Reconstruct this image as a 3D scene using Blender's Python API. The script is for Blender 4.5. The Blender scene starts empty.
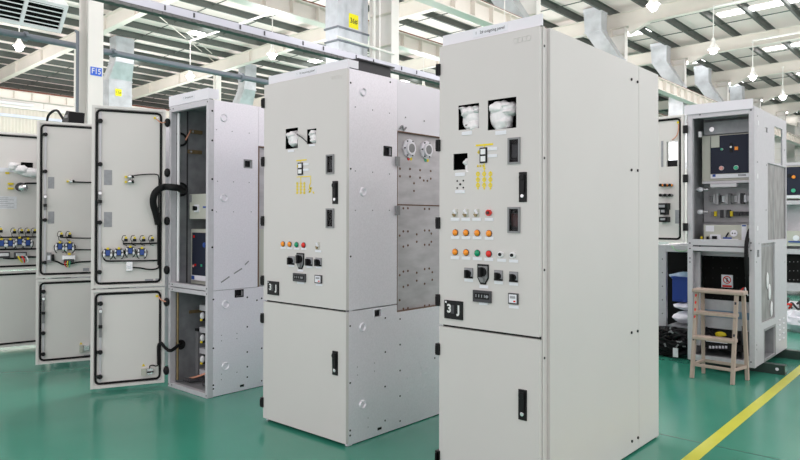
import bpy, math, random
from mathutils import Vector, Matrix, noise as mnoise
random.seed(7)
PI = math.pi
SC = bpy.context.scene
COL = SC.collection

# ---------------------------------------------------------------- camera (calibrated)
F = 668.63
CY = 212.765
R_ = Vector((0.74903303, 0.66252913, 0.0021608))
U_ = Vector((0.00395388, -0.00773145, 0.9999623))
W_ = Vector((-0.66252086, 0.74899625, 0.00841067))
EYE = Vector((0, 0, 1.35241))
cam = bpy.data.cameras.new('camera')
camo = bpy.data.objects.new('camera', cam)
COL.objects.link(camo)
M = Matrix.Identity(4)
for i in range(3):
    M[i][0], M[i][1], M[i][2], M[i][3] = R_[i], U_[i], -W_[i], EYE[i]
camo.matrix_world = M
cam.sensor_width = 36.0
cam.lens = F * 36.0 / 800.0
cam.shift_y = (CY - 230.0) / 800.0
cam.clip_start = 0.05
cam.clip_end = 300
SC.camera = camo


def ray(u, v):
    return W_ + R_ * ((u - 400) / F) - U_ * ((v - CY) / F)


def at(u, v, axis, val):
    """real point on the plane coordinate[axis] = val"""
    d = ray(u, v)
    return EYE + d * ((val - EYE[axis]) / d[axis])


# ---------------------------------------------------------------- materials
MATS = {}


def mat(name, col, rough=0.5, metal=0.0, noise=0.0, nscale=8.0, bump=0.0, bscale=60.0, emit=None, estr=0.0,
        col2=None, stretch=None, trans=0.0, coat=0.0, spec=0.5):
    m = bpy.data.materials.new(name)
    m.use_nodes = True
    nt = m.node_tree
    b = nt.nodes['Principled BSDF']
    c = (col[0], col[1], col[2], 1)
    b.inputs['Base Color'].default_value = c
    b.inputs['Roughness'].default_value = rough
    b.inputs['Metallic'].default_value = metal
    b.inputs['Specular IOR Level'].default_value = spec
    if coat:
        b.inputs['Coat Weight'].default_value = coat
        b.inputs['Coat Roughness'].default_value = 0.12
    if trans:
        b.inputs['Transmission Weight'].default_value = trans
    tc = nt.nodes.new('ShaderNodeTexCoord')
    src = tc.outputs['Object']
    if stretch:
        mp = nt.nodes.new('ShaderNodeMapping')
        mp.inputs['Scale'].default_value = stretch
        nt.links.new(src, mp.inputs['Vector'])
        src = mp.outputs['Vector']
    if noise or col2:
        n = nt.nodes.new('ShaderNodeTexNoise')
        n.inputs['Scale'].default_value = nscale
        n.inputs['Detail'].default_value = 5
        nt.links.new(src, n.inputs['Vector'])
        r = nt.nodes.new('ShaderNodeMix')
        r.data_type = 'RGBA'
        a2 = col2 if col2 else tuple(x * (1 - noise) for x in col)
        r.inputs[6].default_value = c
        r.inputs[7].default_value = (a2[0], a2[1], a2[2], 1)
        mr = nt.nodes.new('ShaderNodeMapRange')
        mr.inputs[1].default_value = 0.35
        mr.inputs[2].default_value = 0.68
        nt.links.new(n.outputs['Fac'], mr.inputs[0])
        nt.links.new(mr.outputs[0], r.inputs[0])
        nt.links.new(r.outputs[2], b.inputs['Base Color'])
    if bump:
        n2 = nt.nodes.new('ShaderNodeTexNoise')
        n2.inputs['Scale'].default_value = bscale
        nt.links.new(src, n2.inputs['Vector'])
        bp = nt.nodes.new('ShaderNodeBump')
        bp.inputs['Strength'].default_value = bump
        bp.inputs['Distance'].default_value = 0.01
        nt.links.new(n2.outputs['Fac'], bp.inputs['Height'])
        nt.links.new(bp.outputs['Normal'], b.inputs['Normal'])
    if emit:
        b.inputs['Emission Color'].default_value = (emit[0], emit[1], emit[2], 1)
        b.inputs['Emission Strength'].default_value = estr
    MATS[name] = m
    return m


paint = mat('light_grey_paint', (0.65, 0.62, 0.61), 0.38, noise=0.02, nscale=3, bump=0.05, bscale=300)
paint_in = mat('door_paint_lightened', (0.75, 0.72, 0.70), 0.45, noise=0.03, nscale=2)  # same grey paint, lightened because little light reaches the open doors
white_steel = mat('white_steel_paint', (0.82, 0.80, 0.86), 0.4, noise=0.03, nscale=4)
zinc = mat('aluminium_zinc_sheet', (0.84, 0.81, 0.87), 0.36, 0.3, noise=0.07, nscale=90, bump=0.05, bscale=200)
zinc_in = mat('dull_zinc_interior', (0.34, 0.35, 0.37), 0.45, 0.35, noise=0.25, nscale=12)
frame_m = mat('zinc_frame_profile', (0.58, 0.565, 0.60), 0.42, 0.2, noise=0.06, nscale=30)
steel = mat('stainless_panel', (0.54, 0.52, 0.54), 0.38, 0.45, noise=0.22, nscale=5, stretch=(1, 1, 3))
steel2 = mat('streaky_bare_steel', (0.34, 0.33, 0.33), 0.45, 0.25, col2=(0.21, 0.20, 0.195), nscale=6, stretch=(1.5, 2.5, 1.0))
rubber = mat('black_rubber', (0.009, 0.009, 0.010), 0.6, spec=0.2)
plastic_b = mat('black_plastic', (0.010, 0.010, 0.011), 0.4, spec=0.22)
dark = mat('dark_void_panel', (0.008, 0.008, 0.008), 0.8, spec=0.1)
darkgrey = mat('dark_grey_plastic', (0.06, 0.06, 0.066), 0.45, spec=0.3)
midgrey = mat('mid_grey_plastic', (0.24, 0.24, 0.25), 0.4)
chrome = mat('chrome_metal', (0.75, 0.75, 0.77), 0.25, 0.8)
brass = mat('brass_bracket', (0.30, 0.22, 0.11), 0.45, 0.4, noise=0.3, nscale=20)
white_pl = mat('white_plastic', (0.85, 0.85, 0.87), 0.35)
label_w = mat('white_engraved_label', (0.80, 0.80, 0.86), 0.5)
label_g = mat('grey_sticker', (0.36, 0.36, 0.39), 0.5, noise=0.15, nscale=40)
paper = mat('white_paper', (0.80, 0.80, 0.84), 0.7, noise=0.12, nscale=60)
wrap = mat('white_foam_wrap', (0.93, 0.90, 0.92), 0.45, noise=0.12, nscale=25, bump=0.5, bscale=60)
yellow = mat('yellow_marking', (0.85, 0.66, 0.02), 0.5)
yel_st = mat('yellow_sticker', (0.95, 0.85, 0.0), 0.5)
ink = mat('black_ink', (0.02, 0.02, 0.03), 0.6)
ink_w = mat('white_ink', (0.75, 0.75, 0.75), 0.6)
blue_sign = mat('blue_sign', (0.03, 0.14, 0.75), 0.4)
blue_pl = mat('blue_plastic', (0.025, 0.075, 0.32), 0.4)
orange = mat('orange_lens', (0.95, 0.30, 0.02), 0.25)
green = mat('green_lens', (0.0, 0.30, 0.14), 0.25)
red = mat('red_lens', (0.72, 0.02, 0.015), 0.25)
navy = mat('navy_breaker_panel', (0.018, 0.022, 0.042), 0.5, spec=0.25)
darkred = mat('dark_red_display', (0.05, 0.008, 0.006), 0.25)
beige = mat('beige_plastic', (0.52, 0.52, 0.46), 0.45)
pinkwire = mat('copper_pink_wire', (0.70, 0.33, 0.22), 0.5)
pink = mat('pink_button', (0.75, 0.35, 0.32), 0.4)
teal = mat('green_button', (0.05, 0.45, 0.26), 0.4)
wood = mat('pale_worn_wood', (0.47, 0.365, 0.31), 0.7, noise=0.15, nscale=18, stretch=(1, 1, 0.25))
beam = mat('cream_steel_paint', (0.76, 0.71, 0.65), 0.5, noise=0.04, nscale=2)
beam_w = mat('white_column_paint', (0.83, 0.80, 0.77), 0.5, noise=0.04, nscale=2)
purl = mat('grey_green_purlin', (0.085, 0.095, 0.085), 0.55, noise=0.15, nscale=3)
roofm = mat('cream_roof_sheet', (0.86, 0.745, 0.71), 0.6, noise=0.05, nscale=0.6)
ductm = mat('galvanised_duct', (0.66, 0.68, 0.72), 0.3, 0.35, noise=0.25, nscale=2.5)
duct_w = mat('duct_insulation_wrap', (0.68, 0.70, 0.76), 0.38, 0.2, noise=0.12, nscale=6, bump=0.3, bscale=14)
pipe_g = mat('blue_grey_pipe', (0.19, 0.21, 0.25), 0.45)
tray_m = mat('busway_aluminium', (0.44, 0.44, 0.50), 0.4, 0.2)
tray_d = mat('busway_dark_vents', (0.10, 0.10, 0.10), 0.6)  # dark grey of the ribbed underside
rust = mat('red_brown_rail', (0.20, 0.06, 0.035), 0.6)
railg = mat('dark_green_rail', (0.022, 0.045, 0.038), 0.5)
bluebox = mat('blue_crate', (0.015, 0.055, 0.32), 0.5)
bluefilm = mat('blue_grey_film', (0.20, 0.30, 0.42), 0.4)
bag = mat('white_bag', (0.78, 0.78, 0.86), 0.5, noise=0.1, nscale=20, bump=0.5, bscale=30)
sky_m = mat('daylight_panel', (0.9, 0.9, 0.9), 0.5, emit=(1.0, 1.0, 1.0), estr=5.0)
bulb_m = mat('lamp_glow', (1, 1, 1), 0.5, emit=(1.0, 1.0, 1.0), estr=18.0)
win_m = mat('window_daylight', (0.9, 0.9, 0.9), 0.5, emit=(0.92, 0.96, 1.0), estr=1.3)
glass = mat('clear_glass', (0.80, 0.80, 0.82), 0.05, trans=1.0, spec=0.2)
glass.node_tree.nodes['Principled BSDF'].inputs['IOR'].default_value = 1.15
floor_m = mat('green_epoxy_floor', (0.036, 0.235, 0.165), 0.2, col2=(0.050, 0.27, 0.19), nscale=0.9, bump=0.04, bscale=3,
              spec=0.5)
line_m = mat('yellow_floor_paint', (0.62, 0.62, 0.06), 0.35, noise=0.08, nscale=6)
rustedge = mat('brown_panel_edge', (0.16, 0.085, 0.05), 0.6)

# corrugated wall
corr = mat('cream_corrugated_sheet', (0.66, 0.62, 0.54), 0.55)
nt = corr.node_tree
tc = nt.nodes.new('ShaderNodeTexCoord')
wv = nt.nodes.new('ShaderNodeTexWave')
wv.bands_direction = 'Y'
wv.inputs['Scale'].default_value = 1.0
nt.links.new(tc.outputs['Object'], wv.inputs['Vector'])
bp = nt.nodes.new('ShaderNodeBump')
bp.inputs['Strength'].default_value = 1.0
bp.inputs['Distance'].default_value = 0.06
nt.links.new(wv.outputs['Fac'], bp.inputs['Height'])
nt.links.new(bp.outputs['Normal'], nt.nodes['Principled BSDF'].inputs['Normal'])


# ---------------------------------------------------------------- mesh builder
class MB:
    def __init__(self, M=None):
        self.v, self.f, self.mi, self.mats = [], [], [], []
        self.M = M

    def _m(self, m):
        if m is None:
            return 0
        if m not in self.mats:
            self.mats.append(m)
        return self.mats.index(m)

    def add(self, verts, faces, m=None):
        if m is None and not self.mats:
            k = -1
        else:
            k = self._m(m) if m is not None else -1
        b = len(self.v)
        for p in verts:
            p = Vector(p)
            self.v.append(self.M @ p if self.M else p)
        for f in faces:
            self.f.append([b + i for i in f])
            self.mi.append(k)
        return self

    def box(self, x0, x1, y0, y1, z0, z1, m=None):
        if x0 > x1: x0, x1 = x1, x0
        if y0 > y1: y0, y1 = y1, y0
        if z0 > z1: z0, z1 = z1, z0
        v = [(x0, y0, z0), (x1, y0, z0), (x1, y1, z0), (x0, y1, z0), (x0, y0, z1), (x1, y0, z1), (x1, y1, z1), (x0, y1, z1)]
        f = [(0, 3, 2, 1), (4, 5, 6, 7), (0, 1, 5, 4), (1, 2, 6, 5), (2, 3, 7, 6), (3, 0, 4, 7)]
        return self.add(v, f, m)

    def prism(self, pts, ax, c0, c1, m=None):
        """polygon pts (a,b) extruded along axis ax from c0 to c1; a,b are the other two axes in order"""
        def mk(a, b, c):
            return {0: (c, a, b), 1: (a, c, b), 2: (a, b, c)}[ax]
        n = len(pts)
        v = [mk(a, b, c0) for a, b in pts] + [mk(a, b, c1) for a, b in pts]
        f = [tuple(range(n)), tuple(range(2 * n - 1, n - 1, -1))]
        f += [(i, (i + 1) % n, n + (i + 1) % n, n + i) for i in range(n)]
        return self.add(v, f, m)

    def bar(self, a, b, w, h, m=None, up=Vector((0, 0, 1))):
        """rectangular bar from a to b, section w x h"""
        a, b = Vector(a), Vector(b)
        d = (b - a).normalized()
        s = d.cross(up)
        if s.length < 1e-4:
            s = Vector((1, 0, 0))
        s.normalize()
        t = s.cross(d).normalized()
        v = []
        for p in (a, b):
            for i, j in ((-1, -1), (1, -1), (1, 1), (-1, 1)):
                v.append(p + s * (w / 2 * i) + t * (h / 2 * j))
        f = [(0, 1, 2, 3), (7, 6, 5, 4), (0, 4, 5, 1), (1, 5, 6, 2), (2, 6, 7, 3), (3, 7, 4, 0)]
        return self.add(v, f, m)

    def cyl(self, a, b, r, n=14, r2=None, m=None):
        a, b = Vector(a), Vector(b)
        d = (b - a).normalized()
        s = d.orthogonal().normalized()
        t = d.cross(s)
        r2 = r if r2 is None else r2
        v = []
        for p, rr in ((a, r), (b, r2)):
            for k in range(n):
                an = 2 * PI * k / n
                v.append(p + s * (math.cos(an) * rr) + t * (math.sin(an) * rr))
        f = [tuple(range(n - 1, -1, -1)), tuple(range(n, 2 * n))]
        f += [(i, (i + 1) % n, n + (i + 1) % n, n + i) for i in range(n)]
        return self.add(v, f, m)

    def tube(self, pts, r, n=8, m=None, sub=6, smooth=True, closed=False):
        P = [Vector(p) for p in pts]
        if smooth and len(P) > 2:
            Q = []
            L = len(P)
            rng = range(L) if closed else range(L - 1)
            for i in rng:
                p0 = P[(i - 1) % L] if closed else P[max(i - 1, 0)]
                p1, p2 = P[i], P[(i + 1) % L]
                p3 = P[(i + 2) % L] if closed else P[min(i + 2, L - 1)]
                for k in range(sub):
                    t = k / sub
                    Q.append(0.5 * ((2 * p1) + (-p0 + p2) * t + (2 * p0 - 5 * p1 + 4 * p2 - p3) * t * t + (-p0 + 3 * p1 - 3 * p2 + p3) * t ** 3))
            if not closed:
                Q.append(P[-1])
            P = Q
        L = len(P)
        v = []
        prev = None
        for i, p in enumerate(P):
            if closed:
                d = (P[(i + 1) % L] - P[(i - 1) % L]).normalized()
            else:
                d = (P[min(i + 1, L - 1)] - P[max(i - 1, 0)]).normalized()
            s = d.orthogonal().normalized() if prev is None else (prev - d * prev.dot(d)).normalized()
            prev = s
            t = d.cross(s)
            for k in range(n):
                an = 2 * PI * k / n
                v.append(p + s * (math.cos(an) * r) + t * (math.sin(an) * r))
        f = []
        segs = L if closed else L - 1
        for i in range(segs):
            j = (i + 1) % L
            for k in range(n):
                f.append((i * n + k, i * n + (k + 1) % n, j * n + (k + 1) % n, j * n + k))
        if not closed:
            f.append(tuple(range(n - 1, -1, -1)))
            f.append(tuple(range((L - 1) * n, L * n)))
        return self.add(v, f, m)

    def ball(self, c, r, sc=(1, 1, 1), seg=14, ring=9, m=None, lump=0.0, seed=0, lfreq=2.0):
        c = Vector(c)
        v = []
        for i in range(ring + 1):
            th = PI * i / ring
            for k in range(seg):
                ph = 2 * PI * k / seg
                d = Vector((math.sin(th) * math.cos(ph), math.sin(th) * math.sin(ph), math.cos(th)))
                rr = r
                if lump:
                    rr *= 1 + lump * mnoise.noise(d * lfreq + Vector((seed * 7.3, seed * 1.7, seed)))
                v.append(c + Vector((d.x * rr * sc[0], d.y * rr * sc[1], d.z * rr * sc[2])))
        f = []
        for i in range(ring):
            for k in range(seg):
                f.append((i * seg + k, i * seg + (k + 1) % seg, (i + 1) * seg + (k + 1) % seg, (i + 1) * seg + k))
        return self.add(v, f, m)

    def sheet(self, a0, a1, b0, b1, holes, c0, c1, plane='front', m=None):
        """flat sheet with rectangular holes. front: a=x b=z c=y ; side: a=y b=z c=x ; c0 is the viewed face"""
        A = sorted(set([a0, a1] + [x for h in holes for x in h[:2] if a0 < x < a1]))
        B = sorted(set([b0, b1] + [x for h in holes for x in h[2:] if b0 < x < b1]))
        def mk(a, b, c):
            return (a, c, b) if plane == 'front' else ((c, a, b) if plane == 'side' else (a, b, c))
        nb = len(B)
        V = [mk(a, b, c) for c in (c0, c1) for a in A for b in B]
        off = len(A) * nb
        idx = lambda i, j, k: k * off + i * nb + j
        def solid(i, j):
            if i < 0 or j < 0 or i >= len(A) - 1 or j >= nb - 1:
                return False
            ca, cb = (A[i] + A[i + 1]) / 2, (B[j] + B[j + 1]) / 2
            return not any(h[0] < ca < h[1] and h[2] < cb < h[3] for h in holes)
        Fc = []
        for i in range(len(A) - 1):
            for j in range(nb - 1):
                if not solid(i, j):
                    continue
                q = [(i, j), (i + 1, j), (i + 1, j + 1), (i, j + 1)]
                Fc.append(tuple(idx(x, y, 0) for x, y in q))
                Fc.append(tuple(idx(x, y, 1) for x, y in reversed(q)))
                for (di, dj), (p, r) in (((0, -1), (0, 1)), ((1, 0), (1, 2)), ((0, 1), (2, 3)), ((-1, 0), (3, 0))):
                    if not solid(i + di, j + dj):
                        Fc.append((idx(*q[p], 0), idx(*q[p], 1), idx(*q[r], 1), idx(*q[r], 0)))
        return self.add(V, Fc, m)

    def text(self, s, size, o, xd=(1, 0, 0), yd=(0, 0, 1), m=None, width=None, depth=0.0006, bold=0.0):
        cu = bpy.data.curves.new('t', 'FONT')
        cu.body = s
        cu.size = 1
        cu.align_x = 'CENTER'
        cu.align_y = 'CENTER'
        cu.offset = bold
        ob = bpy.data.objects.new('t', cu)
        COL.objects.link(ob)
        dg = bpy.context.evaluated_depsgraph_get()
        me = ob.evaluated_get(dg).to_mesh()
        vs = [v.co.copy() for v in me.vertices]
        fs = [tuple(p.vertices) for p in me.polygons]
        ob.evaluated_get(dg).to_mesh_clear()
        bpy.data.objects.remove(ob)
        bpy.data.curves.remove(cu)
        if not vs:
            return self
        w = max(v.x for v in vs) - min(v.x for v in vs)
        sx = (width / w) if width else size
        xd, yd, o = Vector(xd), Vector(yd), Vector(o)
        return self.add([o + xd * (v.x * sx) + yd * (v.y * size) for v in vs], fs, m)

    def build(self, name, m, parent=None, bevel=0.0, smooth=False, fix=True):
        me = bpy.data.meshes.new(name)
        me.from_pydata([tuple(v) for v in self.v], [], self.f)
        slots = [m] + [x for x in self.mats if x is not m]
        for s in slots:
            me.materials.append(s)
        for p, k in zip(me.polygons, self.mi):
            p.material_index = 0 if k < 0 else slots.index(self.mats[k])
        me.validate()
        if smooth:
            for p in me.polygons:
                p.use_smooth = True
            try:
                me.set_sharp_from_angle(angle=0.7)
            except Exception:
                pass
        import bmesh
        bm = bmesh.new()
        bm.from_mesh(me)
        if fix:
            bmesh.ops.recalc_face_normals(bm, faces=bm.faces)
        bm.to_mesh(me)
        bm.free()
        o = bpy.data.objects.new(name, me)
        COL.objects.link(o)
        if parent is not None:
            o.parent = parent
        if bevel:
            b = o.modifiers.new('bevel', 'BEVEL')
            b.width = bevel
            b.segments = 2
            b.limit_method = 'ANGLE'
            b.angle_limit = 0.6
        return o


def tag(o, label=None, cat=None, group=None, kind=None):
    if label: o['label'] = label
    if cat: o['category'] = cat
    if group: o['group'] = group
    if kind: o['kind'] = kind
    return o


def empty(name, loc, label, cat, group=None):
    o = bpy.data.objects.new(name, None)
    o.empty_display_size = 0.2
    COL.objects.link(o)
    o.location = loc
    return tag(o, label, cat, group)


def structure(o):
    o['kind'] = 'structure'
    return o

# ================================================================ the hall
YF0 = 4.9
FR = [YF0 + 6.6 * k for k in range(9)]           # frame lines of the hall
XW = -36.6                                       # far side wall


def under(x):
    P = [(-43, 7.80), (-37, 7.98), (-28, 8.25), (-22, 8.5), (-10.3, 8.65), (-5.8, 8.75), (9, 9.1)]
    for (xa, za), (xb, zb) in zip(P, P[1:]):
        if x <= xb:
            return za + (zb - za) * (x - xa) / (xb - xa)
    return P[-1][1]


PX = [-42, -36.4, -28, -22, -16, -10.3, -5.8, 0, 8]
fl = MB()
fl.box(-42, 9, -3, 63, -0.1, 0)
structure(fl.build('floor', floor_m))
# roof deck with daylight strips
c = MB()
RT = 0.55 + 0.22
pts = [(x, under(x) + RT) for x in PX]
pts = pts + [(x, z + 0.06) for x, z in reversed(pts)]
c.prism(pts, 1, -3, 63)
structure(c.build('ceiling', roofm))
k = 0
for f_ in FR[0:8]:
    q_ = 6.4 + 7.2 * FR.index(f_)
    for xa, xb, y in ((-31.0, -29.6, f_ + 3.7), (-25.3, -22.9, f_ + 3.6), (-11.9, -10.9, q_), (-8.1, 2.0, q_)):
        if y > 61:
            continue
        n = 4
        w = MB()
        a = [(xa + (xb - xa) * i / n) for i in range(n + 1)]
        p = [(x, under(x) + RT - 0.03) for x in a]
        p = p + [(x, z + 0.02) for x, z in reversed(p)]
        w.prism(p, 1, y, y + (0.6 if xa > -20 else 0.5))
        k += 1
        structure(w.build('window_%d' % k, sky_m))
# far side wall: white upper panels, corrugated sheet below
w = MB()
w.box(XW - 0.2, XW, -3, 63, 0, 6.9)
structure(w.build('wall_left', corr))
w = MB()
w.box(XW - 0.2, XW + 0.02, -3, 63, 6.9, 7.55)
structure(w.build('wall_left_upper', beam_w))
w = MB()
w.box(-42.1, -42, -3, 63, 0, 8.6)
structure(w.build('wall_left_outer', beam_w))
w = MB()
w.box(-42, 9, 62.8, 63, 0, 9.9)
structure(w.build('wall_back', beam_w))
k0 = k
for i, x in enumerate((-30, -24, -18, -12.5, -7.0)):
    w = MB()
    w.sheet(x, x + 3.2, 2.2, 5.2, [], 62.74, 62.79)
    k += 1
    structure(w.build('window_%d' % k, win_m))
w = MB()
w.box(-36.55, -36.3, -3, 63, 6.8, 6.9)
for y in [4 + 2.4 * i for i in range(12)]:
    w.box(-36.58, -36.5, y, y + 0.03, 6.9, 7.55)
structure(w.build('trim_1', beam_w))


def crane_beam(x, z1, h, y0, y1, label, near=1):
    root = empty('crane_beam', (x, y0, z1 - h), label, 'crane beam')
    L = y1 - y0
    m = MB()
    m.box(-0.16, 0.16, 0, L, h - 0.03, h)
    m.box(-0.16, 0.16, 0, L, 0, 0.03)
    m.box(-0.012, 0.012, 0, L, 0.03, h - 0.03)
    m.build('girder', beam, root)
    m = MB()
    y = 0.4
    while y < L:
        for s in (-1, 1):
            m.box(0.012 * s, 0.15 * s, y, y + 0.02, 0.03, h - 0.03)
        y += 0.83
    m.build('stiffener_ribs', beam, root)
    m = MB()
    m.box(-0.035, 0.035, 0, L, h, h + 0.09)
    m.build('crane_rail', rust, root)
    return root


crane_beam(-9.9, 6.92, 0.48, 6, 62, 'cream ribbed crane beam passing right behind the tallest near cabinet')
crane_beam(-13.0, 6.78, 0.42, 6, 62, 'cream ribbed crane beam left of the near column row, behind the insulated duct')
crane_beam(-36.1, 7.6, 0.42, 0, 62, 'cream crane beam with rusty rail along the far left wall')

# columns ---------------------------------------------------------------
def column(x, y, dx, dy, top, label, name='steel_column', ribs=True, group=None):
    root = empty(name, (x, y, 0), label, 'column', group)
    m = MB()
    m.box(dx / 2 - 0.02, dx / 2, -dy / 2, dy / 2, 0, top)
    m.box(-dx / 2, -dx / 2 + 0.02, -dy / 2, dy / 2, 0, top)
    m.box(-dx / 2 + 0.02, dx / 2 - 0.02, -0.01, 0.01, 0, top)
    m.build('shaft', beam_w, root)
    m = MB()
    m.box(-dx / 2 - 0.06, dx / 2 + 0.06, -dy / 2 - 0.06, dy / 2 + 0.06, 0, 0.03)
    m.build('base_plate', beam_w, root)
    if ribs:
        m = MB()
        z = 0.9
        while z < top - 0.2:
            m.box(-dx / 2 + 0.02, dx / 2 - 0.02, -dy / 2, dy / 2, z, z + 0.02)
            z += 0.75
        m.build('stiffener_plates', beam, root)
    return root


fy0 = at(88.3, 71, 0, -10.43).y
fy1 = at(103.2, 71, 0, -10.43).y
FC = (fy0 + fy1) / 2
f15 = column(-10.6, FC, 0.34, fy1 - fy0, under(-10.6), 'white steel column with blue F15 sign beside the grey pipe', ribs=False)
s = MB()
p0 = at(90.7, 71, 0, -10.42)
p1 = at(102, 71, 0, -10.42)
sw = p1.y - p0.y
cyy = (p0.y + p1.y) / 2 - FC
cz = at(96.5, 71.5, 0, -10.42).z
s.box(0.17, 0.176, cyy - sw / 2, cyy + sw / 2, cz - 0.065, cz + 0.065)
s.text('F15', 0.12, (0.178, cyy, cz), (0, 1, 0), (0, 0, 1), m=ink_w, width=sw * 0.8, bold=0.02)
tag(s.build('sign', blue_sign, f15), 'blue sign reading F15 in white')
s = MB()
s.tube([(-0.14, -(fy1 - fy0) / 2 - 0.035, 0), (-0.14, -(fy1 - fy0) / 2 - 0.035, 4.28), (-0.2, -(fy1 - fy0) / 2 - 0.035, 4.29)], 0.025, smooth=False)
tag(s.build('riser_pipe', pipe_g, f15), 'grey riser pipe')
NM = ['', 'tall white ribbed column between the two nearest large cabinets', 'white column rising behind the nearest cabinet header',
      'white column right of the silver duct above the nearest cabinet', 'white column above the open cabinet on the right, left one of two',
      'white column above the open cabinet on the right, right one of two']
for i in range(1, 6):
    column(-10.78, FR[i] + 0.1, 0.72, 0.26, under(-10.6), NM[i])
for i in range(6, 9):
    column(-10.78, FR[i] + 0.1, 0.72, 0.26, under(-10.6), 'distant white column far down the near column row', group='distant columns of the near row')
column(-28, FR[1] + 0.2, 0.16, 0.2, under(-28), 'slim white column seen just left of the F15 column', ribs=False)
column(-28, FR[2] + 0.2, 0.3, 0.25, under(-28), 'slim white column above the open grey cabinet at the left', ribs=False)
for i in (3, 4, 5):
    column(-28, FR[i] + 0.2, 0.3, 0.25, under(-28), 'slim white column hidden far behind the cabinets', ribs=False, group='far slim columns')


# rafters ---------------------------------------------------------------
def rafter(y, label, group=None):
    root = empty('roof_beam', (-10.3, y, under(-10.3)), label, 'roof beam', group)
    zr = under(-10.3)
    m = MB()
    def band(dz0, dz1, hw):
        p = [(x + 10.3, under(x) + dz0 - zr) for x in PX]
        p = p + [(x + 10.3, under(x) + dz1 - zr) for x in reversed(PX)]
        m.prism(p, 1, -hw, hw)
    band(0.0, 0.02, 0.13)
    band(0.53, 0.55, 0.13)
    band(0.02, 0.53, 0.01)
    m.build('girder', beam, root)
    m = MB()
    for x in (-34, -31, -25, -22.6, -19.5, -14, -6.6, -3):
        z = under(x) - zr
        m.box(x + 10.3 - 0.01, x + 10.3 + 0.01, -0.12, 0.12, z + 0.02, z + 0.53)
    m.build('stiffener_plates', beam, root)
    m = MB()
    z = 0
    for s_ in (-1, 1):
        p = [(-0.3 + s_ * 0.36, 0.01), (-0.3 + s_ * 0.36, -0.3), (-0.3 + s_ * 1.1, 0.01)]
        m.prism(p, 1, -0.12, 0.12)
    m.build('haunch', beam, root)
    return root


RN = ['', 'cream roof beam crossing behind the F15 column', 'cream roof beam above the open grey cabinet and its slim column',
      'cream roof beam at the head of the column right of the silver duct', 'cream roof beam at the head of the left column above the open right cabinet',
      'cream roof beam at the head of the right column above the open right cabinet']
for i in range(1, 6):
    rafter(FR[i], RN[i])
for i in range(6, 9):
    rafter(FR[i], 'distant cream roof beam at the far end of the hall', group='distant roof beams')

# purlins ---------------------------------------------------------------
x = -41.28
pm = None
while x < 3:
    z = under(x) + 0.55
    if pm is None:
        m = MB()
        m.box(-0.01, 0.01, 0, 65, 0.0, 0.22)
        m.box(-0.09, 0.01, 0, 65, 0.0, 0.012)
        m.box(-0.01, 0.09, 0, 65, 0.208, 0.22)
        pm = m.build('roof_purlin', purl)
        o = pm
    else:
        o = pm.copy()
        COL.objects.link(o)
    o.location = (x, -2.5, z)
    tag(o, 'dark grey steel purlin running under the pale roof sheets', 'purlin', 'roof purlins')
    x += 1.32
# sag rods
sr = None
for i in range(1, 8):
    for q in (2.3, 4.55):
        m = MB()
        p = [Vector((x, 0, under(x) + 0.66 - 8)) for x in PX]
        m.tube(p, 0.02, n=5, smooth=False)
        o = m.build('tie_rod', purl)
        o.location = (0, FR[i] + q, 8)
        tag(o, 'thin dark tie rod crossing the purlins under the roof', 'tie rod', 'roof tie rods')

# pendant lamps -----------------------------------------------------------
def lamp_proto():
    root = empty('pendant_lamp', (0, 0, 0), 'x', 'lamp')
    m = MB()
    m.cyl((0, 0, 0.12), (0, 0, 0.30), 0.15, 20, 0.05)
    m.cyl((0, 0, 0.30), (0, 0, 0.42), 0.05, 16, 0.05)
    m.build('lamp_shade', beam_w, root, smooth=True)
    m = MB()
    m.ball((0, 0, 0.10), 0.105, (1, 1, 1.15))
    m.build('bulb', bulb_m, root, smooth=True)
    m = MB()
    m.cyl((0, 0, 0.42), (0, 0, 1.25), 0.015, 8)
    m.build('stem', beam_w, root)
    m = MB()
    m.cyl((0, 0, 1.25), (0, 0, 1.28), 0.04, 10)
    m.build('junction_box', beam_w, root)
    return root


LP = [(-5.83, 19.86, 'bright white pendant lamp, largest right of the silver duct'),
      (-5.95, 24.5, 'bright white pendant lamp directly above the open cabinet with the navy breaker'),
      (-6.05, 29.28, 'bright white pendant lamp farther right above the open right cabinet, smallest glowing one'),
      (-5.63, 14.87, 'bright white pendant lamp at the top edge above the nearest cabinet'),
      (-15.66, 12.08, 'bright white pendant lamp above the left end of the middle cabinet'),
      (-20.26, 6.88, 'bright white pendant lamp under the louvred air unit'),
      (-20.2, 12.15, 'small white pendant lamp hanging right of the lower duct with yellow sticker')]
extra = [(-5.6, 9.5), (-5.6, 4.2), (-6.1, 34.5), (-6.1, 40), (-6.1, 46), (1.5, 3), (1.5, 9.5), (1.5, 16), (1.5, 23), (-15.66, 19), (-15.66, 26), (-15.66, 5), (-20.2, 19),
         (-30.5, 8), (-30.5, 14), (-30.5, 20.5), (-20.2, 27), (-30.5, 27), (-39.3, 8), (-39.3, 15), (-39.3, 22)]  # lamps added to light the roof and hall, most of them out of sight
lp = lamp_proto()
LZ = 6.0
first = True
for i, t in enumerate(LP + [(a, b, None) for a, b in extra]):
    if first:
        o = lp
        first = False
    else:
        o = lp.copy()
        COL.objects.link(o)
        for ch in lp.children:
            if ch.type == 'MESH':
                d = ch.copy()
                COL.objects.link(d)
                d.parent = o
    o.location = (t[0], t[1], LZ)
    if t[2]:
        o['label'] = t[2]
        if 'group' in o:
            del o['group']
    else:
        o['label'] = 'pendant lamp added to light the hall, dim or outside the frame'
        o['group'] = 'added pendant lamps'
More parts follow.
